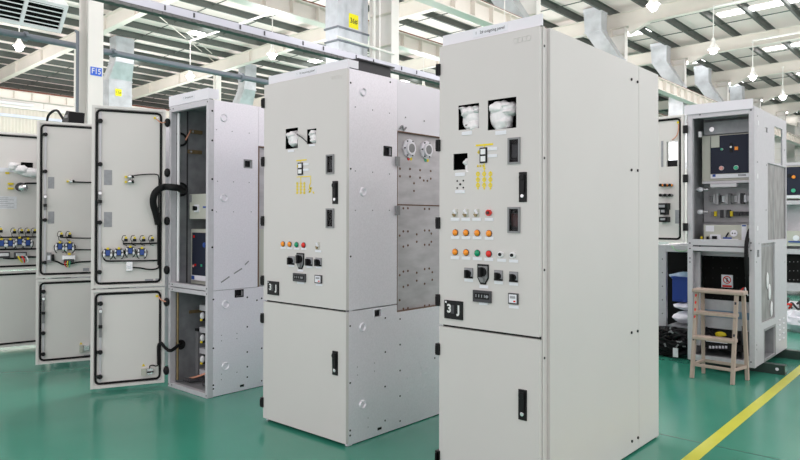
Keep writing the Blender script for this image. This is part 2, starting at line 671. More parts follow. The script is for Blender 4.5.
for i, t in enumerate(LP + [(a, b, None) for a, b in extra]):
    L = bpy.data.lights.new('lamp_light', 'POINT')
    L.energy = 80 if t[0] > 0 else (130 if t[0] < -35 else (190 if t[0] > -12 else 430))
    L.shadow_soft_size = 0.25
    L.color = (1.0, 0.95, 0.96)
    lo = bpy.data.objects.new('lamp_light', L)
    COL.objects.link(lo)
    lo.location = (t[0], t[1], LZ - 0.35)
# conduits between the lamps
for (a, b, lab) in (((-5.83, 19.86, 7.32), (3.0, 19.9, 7.45), 'thin white conduit running right from the largest pendant lamp'),
                    ((-5.95, 24.5, 7.32), (3.0, 24.4, 7.42), 'thin white conduit running right above the second pendant lamp'),
                    ((-20.2, 12.15, 7.32), (-13.0, 12.15, 7.42), 'thin white conduit at the small pendant lamp left of centre')):
    m = MB()
    v0 = Vector(a)
    m.tube([Vector(a) - v0, Vector(b) - v0], 0.035, smooth=False)
    o = m.build('conduit', beam_w)
    o.location = v0
    tag(o, lab, 'conduit')

# ducts -------------------------------------------------------------------
def duct(x, y, w, d, prof, label, material=None, sticker=None, insulated=False, group=None):
    """prof: list of (z, x shift, width, depth) from the roof down"""
    root = empty('air_duct', (x, y, prof[-1][0]), label, 'air duct', group)
    z0 = prof[-1][0]
    m = MB()
    V, Fc = [], []
    for z, sx, ww, dd in prof:
        V += [(sx - dd / 2, -ww / 2, z - z0), (sx + dd / 2, -ww / 2, z - z0), (sx + dd / 2, ww / 2, z - z0), (sx - dd / 2, ww / 2, z - z0)]
    for i in range(len(prof) - 1):
        for k in range(4):
            a, b = i * 4 + k, i * 4 + (k + 1) % 4
            Fc.append((a, b, b + 4, a + 4))
    Fc.append((0, 1, 2, 3))
    n = (len(prof) - 1) * 4
    Fc.append((n, n + 1, n + 2, n + 3))
    m.add(V, Fc)
    m.build('casing', material or ductm, root)
    for z, sx, ww, dd in prof[1:-1]:
        m = MB()
        m.box(sx - dd / 2 - 0.025, sx + dd / 2 + 0.025, -ww / 2 - 0.025, ww / 2 + 0.025, z - z0 - 0.02, z - z0 + 0.02)
        m.build('flange_joint', ductm if not insulated else pipe_g, root)
    if sticker:
        txt, sy, sz, s, sx = sticker
        m = MB()
        m.box(sx, sx + 0.006, sy - s / 2, sy + s / 2, sz - z0 - s * 0.55, sz - z0 + s * 0.55)
        m.text(txt, s * 0.55, (sx + 0.009, sy, sz - z0), (0, 1, 0), (0, 0, 1), m=ink, width=s * 0.8, bold=0.01)
        tag(m.build('sticker', yel_st, root), 'yellow sticker with dark lettering')
    return root


# big insulated duct right in front of the row
XB = -11.21
a0, a1 = at(338, 20, 0, XB + 0.21), at(368, 20, 0, XB + 0.21)
yb, wb = (a0.y + a1.y) / 2, a1.y - a0.y
st = at(353.5, 21.5, 0, XB + 0.21)
flz = at(345, 28.5, 0, XB + 0.21).z
duct(XB, yb, wb, 0.8, [(under(XB) + 0.5, 0, wb, .42), (6.9, 0, wb, .42), (flz, 0, wb, .42), (flz - 0.30, 0, wb * 0.98, .41), (4.2, 0, wb * 0.96, .40)],
     'large white insulated duct with yellow sticker above the middle cabinet', duct_w, ('36#', st.y - yb, st.z, 0.30, 0.212), True)
# silver ducts of the near row
labs = ['silver cranked duct rising behind the nearest cabinet', 'silver duct passing beside the right edge of the nearest cabinet',
        'smaller silver cranked duct above the header of the open right cabinet, left one', 'smallest silver duct above the header of the open right cabinet, right one']
for uc, lb in zip((593, 659, 701.5, 736), labs):
    yy = at(uc, 60, 0, -11.3).y + 0.2
    duct(-11.3, yy, 1, 1, [(9.36, 0, .54, .76), (9.2, 0, .5, .72), (8.45, 0.02, 0.5, .66), (7.3, 0.76, 0.5, .62), (3.6, 0.76, 0.5, .62)], lb)
yy = at(498, 60, 0, -11.0).y + 0.25
duct(-11.0, yy, 1, 1, [(9.36, 0, .54, .76), (9.2, 0, .5, .72), (8.0, 0.02, 0.5, .66), (7.0, 0.7, 0.5, .62)],
     'silver duct end poking down behind the crane beam at the top edge')
# thin conduits beside the near columns
a = at(337, 36.5, 0, -10.35)
b = at(394, 54, 0, -10.35)
m = MB()
m.tube([(0, 0, 0), (0, b.y - a.y, b.z - a.z)], 0.028, smooth=False)
o = m.build('conduit', beam_w)
o.location = a
tag(o, 'thin white conduit crossing in front of the insulated duct', 'conduit')
a = at(374, 30, 0, -10.5)
m = MB()
m.tube([(0, 0, 0), (0, 0, under(-10.5) - 0.1)], 0.035, smooth=False)
o = m.build('conduit', beam_w)
o.location = (-10.5, a.y, 0)
tag(o, 'thin vertical white conduit right of the insulated duct', 'conduit')
for (ua, va), (ub, vb), lb in (((155, 13), (217, 64), 'thin diagonal brace rod under the roof left of centre, nearer one'),
                               ((186, 32), (222, 62), 'thin diagonal brace rod under the roof left of centre, farther one')):
    a, b = at(ua, va, 2, 9.0), at(ub, vb, 2, 8.85)
    m = MB()
    m.tube([(0, 0, 0), b - a], 0.022, 6, smooth=False)
    o = m.build('brace_rod', beam)
    o.location = a
    tag(o, lb, 'brace rod')
st = at(118.5, 92.5, 0, -27.72)
duct(-28, 13.4, 1, 1, [(8.96, 0.35, 0.8, .6), (8.2, 0.35, 0.75, .6), (7.9, 0.3, 0.8, .6), (7.2, -0.1, 1.0, .7), (6.6, -0.1, 1.0, .7), (5.9, -0.1, 1.0, .75), (5.3, -0.1, 1.0, .75)],
     'silver duct with small yellow sticker just right of the F15 column', ductm, ('15#', st.y - 13.4, st.z, 0.27, 0.28))
duct(-28, 19.8, 1, 1, [(8.96, 0.35, 0.7, .55), (8.2, 0.35, 0.65, .55), (7.7, 0.3, 0.7, .55), (7.0, -0.1, 0.8, .65), (5.3, -0.1, 0.8, .65)],
     'silver duct rising behind the left end of the middle cabinet')

# grey pipe and bus ways --------------------------------------------------
m = MB()
m.tube([(0, 0, 0), (0, 12.5, 0)], 0.05, 12, smooth=False)
for yy in (3.15, 8.2):
    m.cyl((0, yy, 0), (0, yy + 0.06, 0), 0.09, 12)
pr = empty('overhead_pipe', (-11.0, -0.5, 4.11), 'long grey overhead pipe passing behind the F15 column', 'pipe')
m.build('pipe_run', pipe_g, pr, smooth=True)
for yy in (4.3, 5.65):
    m = MB()
    m.box(-0.02, 0.12, yy, yy + 0.05, -0.02, 0.02)
    m.cyl((0, yy, 0), (0, yy + 0.05, 0), 0.075, 12)
    m.build('pipe_clamp', pipe_g, pr)

bw = empty('overhead_busway', (-8.0, 1.5, 4.0), 'long silver overhead busway with dark vented underside crossing the photo', 'busway')
m = MB()
m.box(-0.06, 0.06, 0, 14, 0.0, 0.10)
m.build('casing', tray_m, bw)
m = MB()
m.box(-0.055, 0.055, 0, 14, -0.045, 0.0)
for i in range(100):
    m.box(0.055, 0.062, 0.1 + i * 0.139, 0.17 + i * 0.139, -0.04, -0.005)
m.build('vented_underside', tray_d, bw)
for i in range(12):
    for y_ in (0.6 + i * 1.15, 1.02 + i * 1.15):
        m = MB()
        m.box(0.06, 0.07, y_, y_ + 0.02, 0.02, 0.08)
        m.build('joint_clip', darkgrey, bw)
for y_ in (3, 7, 11):
    m = MB()
    m.cyl((0, y_, 0.1), (0, y_, under(-8) - 4.0), 0.008, 6)
    m.build('hanger_rod', beam_w, bw)

# louvred air unit, top left ------------------------------------------------
p = at(61, 33.5, 0, -9.8)
au = empty('air_unit', (-9.8, p.y, p.z), 'white louvred air unit hanging at the top left corner', 'air unit')
tl = math.radians(38)
Mt = Matrix.Rotation(tl, 4, 'Y')            # the louvred face leans down towards the aisle
L_ = 1.75
Hh = 0.42
holes = []
for k_ in range(3):
    y1 = -0.045 - k_ * 0.50
    holes.append((y1 - 0.455, y1, 0.045, Hh - 0.045))
m = MB(Mt)
m.sheet(-L_, 0, 0, Hh, holes, 0.0, -0.03, 'side')
m.box(-0.40, -0.03, -L_, 0, Hh - 0.012, Hh)
m.box(-0.40, -0.03, -L_, 0, 0, 0.012)
m.box(-0.40, -0.03, -0.012, 0, 0.012, Hh - 0.012)
m.box(-0.40, -0.03, -L_, -L_ + 0.012, 0.012, Hh - 0.012)
m.build('casing', white_pl, au)
m = MB(Mt)
m.box(-0.075, -0.065, -L_ + 0.02, -0.02, 0.02, Hh - 0.02)
m.build('dark_inside', dark, au)  # black panel added close behind the slats to darken the interior
for h in holes:
    m = MB(Mt)
    for q in range(5):
        zz = h[2] + 0.03 + q * (h[3] - h[2]) / 5
        m.prism([(-0.012, zz + 0.012), (-0.012, zz + 0.026), (0.004, zz + 0.030), (0.004, zz + 0.016)], 1, h[0], h[1])
    m.build('louvre_slats', white_pl, au)
for y_ in (-0.3, -1.4):
    m = MB()
    m.cyl((-0.15, y_, 0.40), (-0.15, y_, under(-10) - p.z), 0.008, 6)
    m.build('hanger_rod', beam_w, au)

# wall fittings on the far left wall ----------------------------------------
m = MB()
m.box(0, 0.12, 0, 20, 0, 0.14)
o = m.build('wall_trunking', mat('pale_blue_trunking', (0.60, 0.64, 0.74), 0.5))
o.location = (-36.5, 5, at(20, 118, 0, -36.5).z)
tag(o, 'pale blue cable trunking along the far left wall', 'trunking')
m = MB()
m.tube([(0, 0, 0), (0, 8.0, 0.0)], 0.07, smooth=False)
z_ = at(20, 104, 0, -36.3).z
o = m.build('wall_pipe', white_pl)
o.location = (-36.3, 5, z_)
tag(o, 'white horizontal pipe on the far left wall, under the white panels', 'pipe')
a = at(32, 110, 0, -36.0)
b = at(42, 118, 0, -36.0)
m = MB()
m.tube([(0, a.y, z_), (0, a.y, b.z + 0.25), (0, a.y + 0.25, b.z), (0, b.y + 1.5, b.z)], 0.07, sub=4)
o = m.build('wall_pipe', white_pl)
tag(o, 'white pipe bending down and right on the far left wall', 'pipe')

# ================================================================ cabinets
# front plane y and x of each calibrated cabinet
ZD, ZS, H = 2.242, 0.8017, 2.30
def fr(cab, u, v, dy=0.0):
    """local (x, z) on the front plane of the cabinet"""
    p = at(u, v, 1, cab['y'] + dy)
    return p.x - cab['x'], p.z - cab['z']
def sd(cab, u, v, dx=0.0):
    """local (y, z) on the right side plane"""
    p = at(u, v, 0, cab['x'] + cab['w'] + dx)
    return p.y - cab['y'], p.z - cab['z']
def frect(cab, u0, u1, v0, v1, dy=0.0):
    um, vm = (u0 + u1) / 2, (v0 + v1) / 2
    return (fr(cab, u0, vm, dy)[0], fr(cab, u1, vm, dy)[0], fr(cab, um, v1, dy)[1], fr(cab, um, v0, dy)[1])
def srect(cab, u0, u1, v0, v1, dx=0.0):
    um, vm = (u0 + u1) / 2, (v0 + v1) / 2
    return (sd(cab, u0, vm, dx)[0], sd(cab, u1, vm, dx)[0], sd(cab, um, v1, dx)[1], sd(cab, um, v0, dx)[1])


MAIN = dict(x=-2.141, y=2.729, z=0, w=0.589, d=1.445)
MID = dict(x=-3.650, y=2.750, z=0, w=0.792, d=1.50)
LEFT = dict(x=-4.963, y=2.800, z=0, w=0.565, d=1.50)
RIGHT = dict(x=-2.066, y=6.271, z=0.083, w=0.555, d=1.186)


def door_slab(mb, x0, x1, z0, z1, holes=(), y0=0.0, th=0.022, flange=0.02):
    """folded sheet door: face plus returned edges"""
    mb.sheet(x0, x1, z0, z1, list(holes), y0, y0 + 0.003)
    for a, b, c, d in ((x0, x0 + 0.002, z0, z1), (x1 - 0.002, x1, z0, z1), (x0, x1, z0, z0 + 0.002), (x0, x1, z1 - 0.002, z1)):
        mb.box(a, b, y0 + 0.003, y0 + th, c, d)


def hinge(parent, x, z, h=0.06, y=0.0):
    m = MB()
    m.box(x - 0.018, x + 0.006, y - 0.012, y + 0.03, z - h / 2, z + h / 2)
    m.cyl((x - 0.010, y - 0.012, z - h * 0.35), (x - 0.010, y - 0.012, z + h * 0.35), 0.007, 10)
    return m.build('hinge', plastic_b, parent, bevel=0.002)


def swing_handle(parent, r):
    x0, x1, z0, z1 = r
    w = x1 - x0
    xm = (x0 + x1) / 2
    m = MB()
    m.box(x0, x1, -0.006, 0.002, z0, z1)
    m.prism([(xm - w * 0.28, z0 + (z1 - z0) * 0.30), (xm + w * 0.28, z0 + (z1 - z0) * 0.30), (xm + w * 0.34, z1 - 0.012), (xm - w * 0.34, z1 - 0.012)], 1, -0.015, -0.006)
    m.cyl((xm, -0.02, z1 - 0.026), (xm, -0.005, z1 - 0.026), w * 0.33, 14)
    zk = z0 + (z1 - z0) * 0.2
    m.cyl((xm, -0.012, zk), (xm, -0.004, zk), w * 0.22, 12, m=chrome)
    return m.build('handle', plastic_b, parent, bevel=0.0015)


def small_label(parent, xc, zc, w=0.05, h=0.013, name='label_plate'):
    m = MB()
    m.box(xc - w / 2, xc + w / 2, -0.0025, 0.001, zc - h / 2, zc + h / 2)
    return m.build(name, label_w, parent)


def lamp_button(parent, xc, zc, mt, r=0.0125, name='indicator_lamp'):
    m = MB()
    m.cyl((xc, -0.004, zc), (xc, 0.0, zc), r * 1.12, 18, m=darkgrey)
    m.ball((xc, -0.004, zc), r, (1, 0.75, 1), 16, 10, m=mt)
    return m.build(name, darkgrey, parent, smooth=True)


def ring_button(parent, xc, zc, body, core, r=0.0125, name='push_button'):
    m = MB()
    m.cyl((xc, -0.012, zc), (xc, 0.0, zc), r, 18, m=body)
    m.cyl((xc, -0.018, zc), (xc, -0.012, zc), r * 0.55, 16, m=core)
    return m.build(name, body, parent, smooth=True)


def key_switch(parent, xc, zc, h=0.036):
    """small white and brass position indicator"""
    m = MB()
    m.box(xc - 0.014, xc + 0.014, -0.004, 0, zc - h * 0.55, zc + h * 0.55, m=beige)
    for k_, dz in enumerate((h * 0.32, 0, -h * 0.32)):
        m.cyl((xc + (0.004 if k_ % 2 else -0.003), -0.010, zc + dz), (xc + (0.004 if k_ % 2 else -0.003), -0.004, zc + dz), 0.0075, 10, m=(label_w, label_w, brass)[k_])
    m.box(xc - 0.013, xc + 0.006, -0.012, -0.004, zc - 0.010, zc - 0.004, m=brass)
    return m.build('position_indicator', beige, parent)


def rotary(parent, xc, zc, w, h):
    m = MB()
    m.box(xc - w / 2, xc + w / 2, -0.004, 0, zc - h / 2, zc + h / 2, m=midgrey)
    m.box(xc - w / 2 + 0.003, xc + w / 2 - 0.003, -0.005, -0.004, zc - h * 0.28, zc + h / 2 - 0.004, m=label_g)
    r = w * 0.33
    m.cyl((xc, -0.016, zc - h * 0.05), (xc, -0.004, zc - h * 0.05), r, 16, m=plastic_b)
    m.box(xc - r * 0.3, xc + r * 0.3, -0.034, -0.016, zc - h * 0.05 - r * 1.1, zc - h * 0.05 + r * 1.1, m=plastic_b)
    m.box(xc - w / 2, xc + w / 2, -0.006, -0.004, zc - h / 2, zc - h * 0.33, m=plastic_b)
    return m.build('rotary_switch', midgrey, parent)


def shield_switch(parent, xc, zc, w, h):
    m = MB()
    def P(s):
        a, b = w / 2 * s, h / 2 * s
        return [(xc - a, zc + b), (xc + a, zc + b), (xc + a, zc - b * 0.35), (xc + a * 0.45, zc - b), (xc - a * 0.45, zc - b), (xc - a, zc - b * 0.35)]
    m.prism(P(1), 1, -0.004, 0, m=plastic_b)
    m.prism(P(0.82), 1, -0.006, -0.004, m=midgrey)
    m.cyl((xc, -0.018, zc + h * 0.12), (xc, -0.006, zc + h * 0.12), w * 0.34, 18, m=plastic_b)
    m.box(xc - w * 0.1, xc + w * 0.1, -0.036, -0.018, zc + h * 0.12 - w * 0.36, zc + h * 0.12 + w * 0.36, m=plastic_b)
    m.cyl((xc, -0.016, zc - h * 0.27), (xc, -0.006, zc - h * 0.27), w * 0.16, 14, m=midgrey)
    return m.build('key_locked_switch', plastic_b, parent)


def window_unit(parent, r, tint):
    x0, x1, z0, z1 = r
    b = (x1 - x0) * 0.13
    m = MB()
    m.sheet(x0, x1, z0, z1, [(x0 + b, x1 - b, z0 + b, z1 - b)], -0.007, 0.0)
    m.box(x0 + b, x1 - b, 0.012, 0.016, z0 + b, z1 - b, m=plastic_b)
    m.box(x0 + b * 1.6, x1 - b * 1.6, 0.010, 0.0118, z0 + (z1 - z0) * 0.25, z1 - (z1 - z0) * 0.25, m=tint)
    m.box(x0 + b, x1 - b, -0.003, -0.001, z0 + b, z1 - b, m=glass)
    return m.build('inspection_window', midgrey, parent)


def digital_counter(parent, xc, zc, w, h):
    m = MB()
    m.box(xc - w / 2, xc + w / 2, -0.012, 0, zc - h / 2, zc + h / 2, m=darkgrey)
    m.box(xc - w * 0.40, xc + w * 0.42, -0.0135, -0.012, zc - h * 0.22, zc + h * 0.30, m=plastic_b)
    for k_ in range(4):
        xx = xc - w * 0.3 + k_ * w * 0.16
        m.box(xx - w * 0.02, xx + w * 0.02, -0.0145, -0.0135, zc - h * 0.08, zc + h * 0.16, m=label_g)
    m.cyl((xc + w * 0.32, -0.018, zc + h * 0.03), (xc + w * 0.32, -0.0135, zc + h * 0.03), h * 0.13, 12, m=label_g)
    return m.build('humidity_controller', darkgrey, parent)


def small_meter(parent, xc, zc, w, h):
    m = MB()
    m.box(xc - w / 2, xc + w / 2, -0.010, 0, zc - h / 2, zc + h / 2, m=darkgrey)
    m.box(xc - w * 0.4, xc + w * 0.4, -0.0115, -0.010, zc - h * 0.38, zc + h * 0.40, m=label_w)
    m.box(xc - w * 0.28, xc + w * 0.28, -0.0125, -0.0115, zc + h * 0.02, zc + h * 0.25, m=label_g)
    m.box(xc + w * 0.08, xc + w * 0.30, -0.0125, -0.0115, zc - h * 0.30, zc - h * 0.16, m=red)
    return m.build('small_meter', darkgrey, parent)


def position_plate(parent, r):
    x0, x1, z0, z1 = r
    w, h = x1 - x0, z1 - z0
    xc, zc = (x0 + x1) / 2, (z0 + z1) / 2
    m = MB()
    m.box(x0, x1, -0.008, 0, z0, z1)
    m.box(xc - w * 0.12, xc + w * 0.06, -0.010, -0.008, zc - h * 0.2, zc + h * 0.26, m=darkgrey)
    m.cyl((x0 + w * .1, -0.010, z1 - h * .1), (x0 + w * .1, -0.008, z1 - h * .1), w * .05, 8, m=chrome)
    m.text('3', h * 0.62, (xc - w * 0.22, -0.0092, zc + h * 0.04), m=ink_w, bold=0.035)
    m.text('J', h * 0.58, (xc + w * 0.30, -0.0092, zc + h * 0.03), m=ink_w, bold=0.05)
    return tag(m.build('mechanical_interlock_plate', plastic_b, parent), 'black plate with white 3 and J')


def emboss(m, yc, zc, x, r=0.028):
    """shallow round pressed dimple on the side sheet, at plane x"""
    n = 20
    V, Fc = [], []
    for rr, dx in ((r, 0.0003), (r * 0.8, 0.010), (r * 0.6, 0.001), (r * 0.3, 0.0005)):
        for k_ in range(n):
            a = 2 * PI * k_ / n
            V.append((x + dx, yc + rr * math.cos(a), zc + rr * math.sin(a)))
    for i in range(3):
        for k_ in range(n):
            Fc.append((i * n + k_, i * n + (k_ + 1) % n, (i + 1) * n + (k_ + 1) % n, (i + 1) * n + k_))
    Fc.append(tuple(range(3 * n, 4 * n)))
    m.add(V, Fc)


def screws(parent, cab, pts, mt=plastic_b, r=0.007, name='side_screws', kind=None):
    m = MB()
    x = cab['w']
    for u, v in pts:
        y, z = sd(cab, u, v)
        m.cyl((x - 0.001, y, z), (x + 0.002, y, z), r, 8)
    return m.build(name, mt, parent)


def mimic(m, cols, top, bot, u2x, z, cab):
    pass


def strokes(cab, segs, y=-0.0012, th=0.0012):
    """flat painted strokes given as photo rects on the front plane"""
    m = MB()
    for u0, u1, v0, v1 in segs:
        a = frect(cab, u0, u1, v0, v1)
        m.box(a[0], a[1], y, y + th, a[2], a[3])
    return m


def bead_column(m, cab, u, v0, v1, n, ru=1.6):
    """yellow mimic column: little ring nodes joined by a line"""
    x, zt = fr(cab, u, v0)
    _, zb = fr(cab, u, v1)
    r = abs(fr(cab, u + ru, v0)[0] - x)
    m.box(x - r * 0.18, x + r * 0.18, -0.0012, 0, zb, zt)
    for i in range(n):
        z = zt + (zb - zt) * (i + 0.5) / n
        hh = abs(zt - zb) / n * 0.44
        k_ = 12
        V = [(x + rr * math.cos(2 * PI * j / k_), -0.0014, z + rr / r * hh * math.sin(2 * PI * j / k_)) for rr in (r, r * 0.45) for j in range(k_)]
        m.add(V, [(j, (j + 1) % k_, k_ + (j + 1) % k_, k_ + j) for j in range(k_)])


# ---------------------------------------------------------------- nearest cabinet
C = MAIN
root = empty('switchgear_cabinet', (C['x'], C['y'], C['z']), 'largest nearest light grey switchgear cabinet with orange lamp rows and a plain side', 'cabinet')
W, D = C['w'], C['d']
m = MB()
yb = 0.025
u0 = 545.2
g0 = sd(C, 545.0, 200)[0]
g1 = sd(C, 549.5, 200)[0]
sm = sd(C, 638.3, 200)[0]
ZR = 2.246
# shell: left wall, roof, floor, back and the front corner post
m.box(0.004, 0.02, yb, D, 0.0, ZR)
m.box(0.004, W - 0.004, D - 0.02, D, 0.0, ZR)
m.box(0.02, W - 0.02, yb, D - 0.02, ZR - 0.02, ZR)
m.box(0.02, W - 0.02, yb, D - 0.02, 0.02, 0.04)
m.box(W - 0.03, W, yb, g0, 0.0, ZR)
m.box(W - 0.03, W - 0.012, g0, g1, 0.0, ZR)
m.build('body', paint, root, bevel=0.002)
m = MB()
m.box(W - 0.02, W + 0.004, g1, sm - 0.0015, 0.012, ZR + 0.004)
m.box(W - 0.02, W + 0.004, sm + 0.0015, D, 0.012, ZR + 0.004)
sp = m.build('side_panel', paint, root, bevel=0.003)
m = MB()
for u, v in ((630.5, 79.5), (636.5, 82), (630.5, 170), (636.7, 170.5), (630.6, 332.5), (636.6, 331), (631, 441), (637, 437.5)):
    y, z = sd(C, u, v)
    m.cyl((W + 0.003, y, z), (W + 0.010, y, z), 0.008, 10)
m.build('panel_bolt', plastic_b, sp)
for u, v in ((544.3, 46), (544.3, 158), (544.3, 270), (544.4, 358)):
    y, z = sd(C, u, v)
    m = MB()
    m.cyl((W - 0.001, y, z), (W + 0.002, y, z), 0.006, 8)
    m.build('post_screw', plastic_b, root)
m = MB()
m.box(0.02, W - 0.02, 0.1, 0.115, 0.85, 2.2)
m.build('dark_interior_sheet', dark, root)  # black sheet put in behind the cut-outs for the unlit interior
# header
m = MB()
hx0, hz0 = fr(C, 441.3, 46.5)
m.box(hx0, W, 0.012, 0.024, ZD + 0.005, H)
hd = m.build('header_board', white_steel, root)
r = frect(C, 472, 506, 27.5, 36)
zc = (ZD + H) / 2 + 0.004
m = MB()
m.box(r[0], r[1], 0.0095, 0.012, zc - 0.019, zc + 0.019)
m.text('1   2# outgoing panel', 0.021, ((r[0] + r[1]) / 2, 0.009, zc), m=ink, width=(r[1] - r[0]) * 0.84, bold=0.01)
tag(m.build('name_strip', label_w, hd), 'white strip lettered 1  2# outgoing panel')
# upper door
xr = fr(C, 539.4, 180)[0]
cut = [frect(C, 458.3, 479, 104.2, 129.2), frect(C, 487.7, 516.3, 98.5, 129), frect(C, 453.4, 467.5, 153.5, 169.8)]
w1 = frect(C, 508.2, 520.4, 137.6, 164)
w2 = frect(C, 508, 520.4, 207, 233)
ins = lambda r, k_: (r[0] + k_, r[1] - k_, r[2] + k_, r[3] - k_)
m = MB()
door_slab(m, 0.0, xr, ZS + 0.006, ZD, cut + [ins(w1, 0.008), ins(w2, 0.008)])
ud = m.build('upper_door', paint, root)
m = MB()
door_slab(m, 0.0, xr, 0.03, ZS - 0.006)
ld = m.build('lower_door', paint, root)
m = MB()
m.box(0.01, xr - 0.004, 0.022, 0.028, ZS - 0.02, ZS + 0.02)
m.build('door_gap_seal', rubber, root)
for v in (70, 145.6, 223, 300):
    hinge(ud, 0.0, fr(C, 438.5, v)[1])
for v in (349, 456):
    hinge(ld, 0.0, fr(C, 438.5, v)[1])
hinge(ld, 0.0, 0.12)
swing_handle(ud, frect(C, 519.4, 526.9, 172, 202))
swing_handle(ld, frect(C, 518.8, 527, 389.5, 420))
window_unit(ud, w1, darkgrey)
window_unit(ud, w2, darkred)
# labels below things
for u0, u1, v0, v1 in ((462, 472, 131.4, 135), (495.5, 506.3, 130.8, 134.6), (455.3, 465, 172.6, 176), (455.3, 465, 190, 193.2), (487.8, 497.2, 147.2, 150.2), (487.8, 497.2, 154.2, 157.2)):
    r = frect(C, u0, u1, v0, v1)
    small_label(ud, (r[0] + r[1]) / 2, (r[2] + r[3]) / 2, r[1] - r[0], r[3] - r[2])
def dots(par, cab, pts, lab=5.4, lw=8.6, lh=3.0):
    for u, v in pts:
        r = frect(cab, u - lw / 2, u + lw / 2, v + lab - lh / 2, v + lab + lh / 2)
        small_label(par, (r[0] + r[1]) / 2, (r[2] + r[3]) / 2, r[1] - r[0], r[3] - r[2])
row1 = [(455.3, 213), (466, 213), (476.8, 213)]
for u, v in row1:
    key_switch(ud, *fr(C, u, v))
ring_button(ud, *fr(C, 489.3, 212.8), red, darkred, 0.0155, 'red_push_button')
dots(ud, C, row1 + [(489.3, 213)], 6.3)
row2 = [(455.5, 232.6), (466.2, 232.8), (477.4, 233), (489.2, 233.5)]
for u, v in row2:
    lamp_button(ud, *fr(C, u, v), orange, 0.0155)
dots(ud, C, row2, 4.8)
row3 = [(455.3, 252, orange), (466.3, 252.5, orange), (477.5, 253.1, green), (489, 253.8, red)]
for u, v, mt_ in row3:
    lamp_button(ud, *fr(C, u, v), mt_, 0.0155)
for u, v in ((501.4, 254.3), (513.3, 255.1)):
    ring_button(ud, *fr(C, u, v), white_pl, plastic_b, 0.0145, 'toggle_button')
dots(ud, C, [(u, v) for u, v, _ in row3] + [(501.8, 254.6), (513.8, 255.4)], 5.6)
for u, v in ((468.9, 273), (498.8, 275.4), (513.9, 276.8)):
    a = frect(C, u - 4.3, u + 4.3, v - 5.2, v + 5.2)
    rotary(ud, (a[0] + a[1]) / 2, (a[2] + a[3]) / 2, a[1] - a[0], a[3] - a[2])
dots(ud, C, [(468.9, 273), (498.8, 275.4), (513.9, 276.8)], 7.2)
a = frect(C, 477.7, 489, 264.2, 284.4)
shield_switch(ud, (a[0] + a[1]) / 2, (a[2] + a[3]) / 2, a[1] - a[0], a[3] - a[2])
dots(ud, C, [(484, 281.5)], 5.2)
a = frect(C, 474.1, 491.8, 290.5, 302.2)
digital_counter(ud, (a[0] + a[1]) / 2, (a[2] + a[3]) / 2, a[1] - a[0], a[3] - a[2])
dots(ud, C, [(483.5, 296.5)], 6.9)
a = frect(C, 509.2, 518.6, 293.2, 304)
small_meter(ud, (a[0] + a[1]) / 2, (a[2] + a[3]) / 2, a[1] - a[0], a[3] - a[2])
dots(ud, C, [(514, 299)], 7.9, 9.4)
position_plate(ud, frect(C, 445.2, 463.2, 300.6, 319))
# twin indicator device
a = frect(C, 480.3, 487.3, 147.6, 163)
m = MB()
m.box(a[0], a[1], -0.006, 0, a[2], a[3])
zc = (a[2] + a[3]) / 2
e = (a[1] - a[0]) * 0.17
m.box(a[0] + e, a[1] - e, -0.009, -0.006, zc + e * 0.6, a[3] - e, m=white_pl)
m.box(a[0] + e, a[1] - e, -0.009, -0.006, a[2] + e, zc - e * 0.6, m=white_pl)
m.build('status_indicator', plastic_b, ud)
# yellow mimic diagram
m = strokes(C, [(475.8, 493.2, 143.9, 145.8), (484, 484.9, 145.8, 147.6), (477.2, 480, 151.6, 152.6), (478.2, 479.2, 150.2, 154), (477, 484, 165.6, 166.4), (477.5, 478.3, 164.6, 167.4), (480, 480.8, 164.6, 167.4),
                (482.8, 483.6, 164.6, 167.4), (484, 484.8, 163.2, 171.5)])
x, z = fr(C, 484.4, 168.7)
m.prism([(x - 0.008, z + 0.004), (x + 0.008, z + 0.004), (x, z - 0.012)], 1, -0.0014, 0)
m.prism([(x - 0.006, z + 0.009), (x + 0.006, z + 0.009), (x, z + 0.018)], 1, -0.0014, 0)
for u in (478, 484.3, 490.5):
    bead_column(m, C, u, 171.2 + (u - 484) * -0.02, 188, 3, 2.0)
    x, z = fr(C, u, 189.2)
    m.prism([(x - 0.006, z + 0.006), (x + 0.006, z + 0.006), (x, z - 0.004)], 1, -0.0014, 0)
m.build('mimic_diagram', yellow, ud)
# five small holes
m = MB()
for u, v in ((457.3, 181), (463.4, 180.7), (460.3, 184.3), (457.3, 188), (463.4, 187.6)):
    x, z = fr(C, u, v)
    rr = 0.0045 if u != 460.3 else 0.006
    m.cyl((x, -0.002, z), (x, 0.001, z), rr, 8)
m.build('drilled_holes', plastic_b, ud)
# embossed logo, four rounded loops
m = MB()
for k_ in range(4):
    u = 515.8 + k_ * 4.3
    x, z = fr(C, u, 40.9 - k_ * 1.05)
    hw, hh = 0.0105, 0.0125
    pts = [(x + hw * math.copysign(abs(math.cos(t)) ** 0.6, math.cos(t)), -0.0002, z + hh * math.copysign(abs(math.sin(t)) ** 0.6, math.sin(t))) for t in [2 * PI * j / 14 + 0.1 for j in range(14)]]
    m.tube(pts, 0.0016, 6, smooth=False, closed=True)
m.build('embossed_emblem', paint, ud, smooth=True)
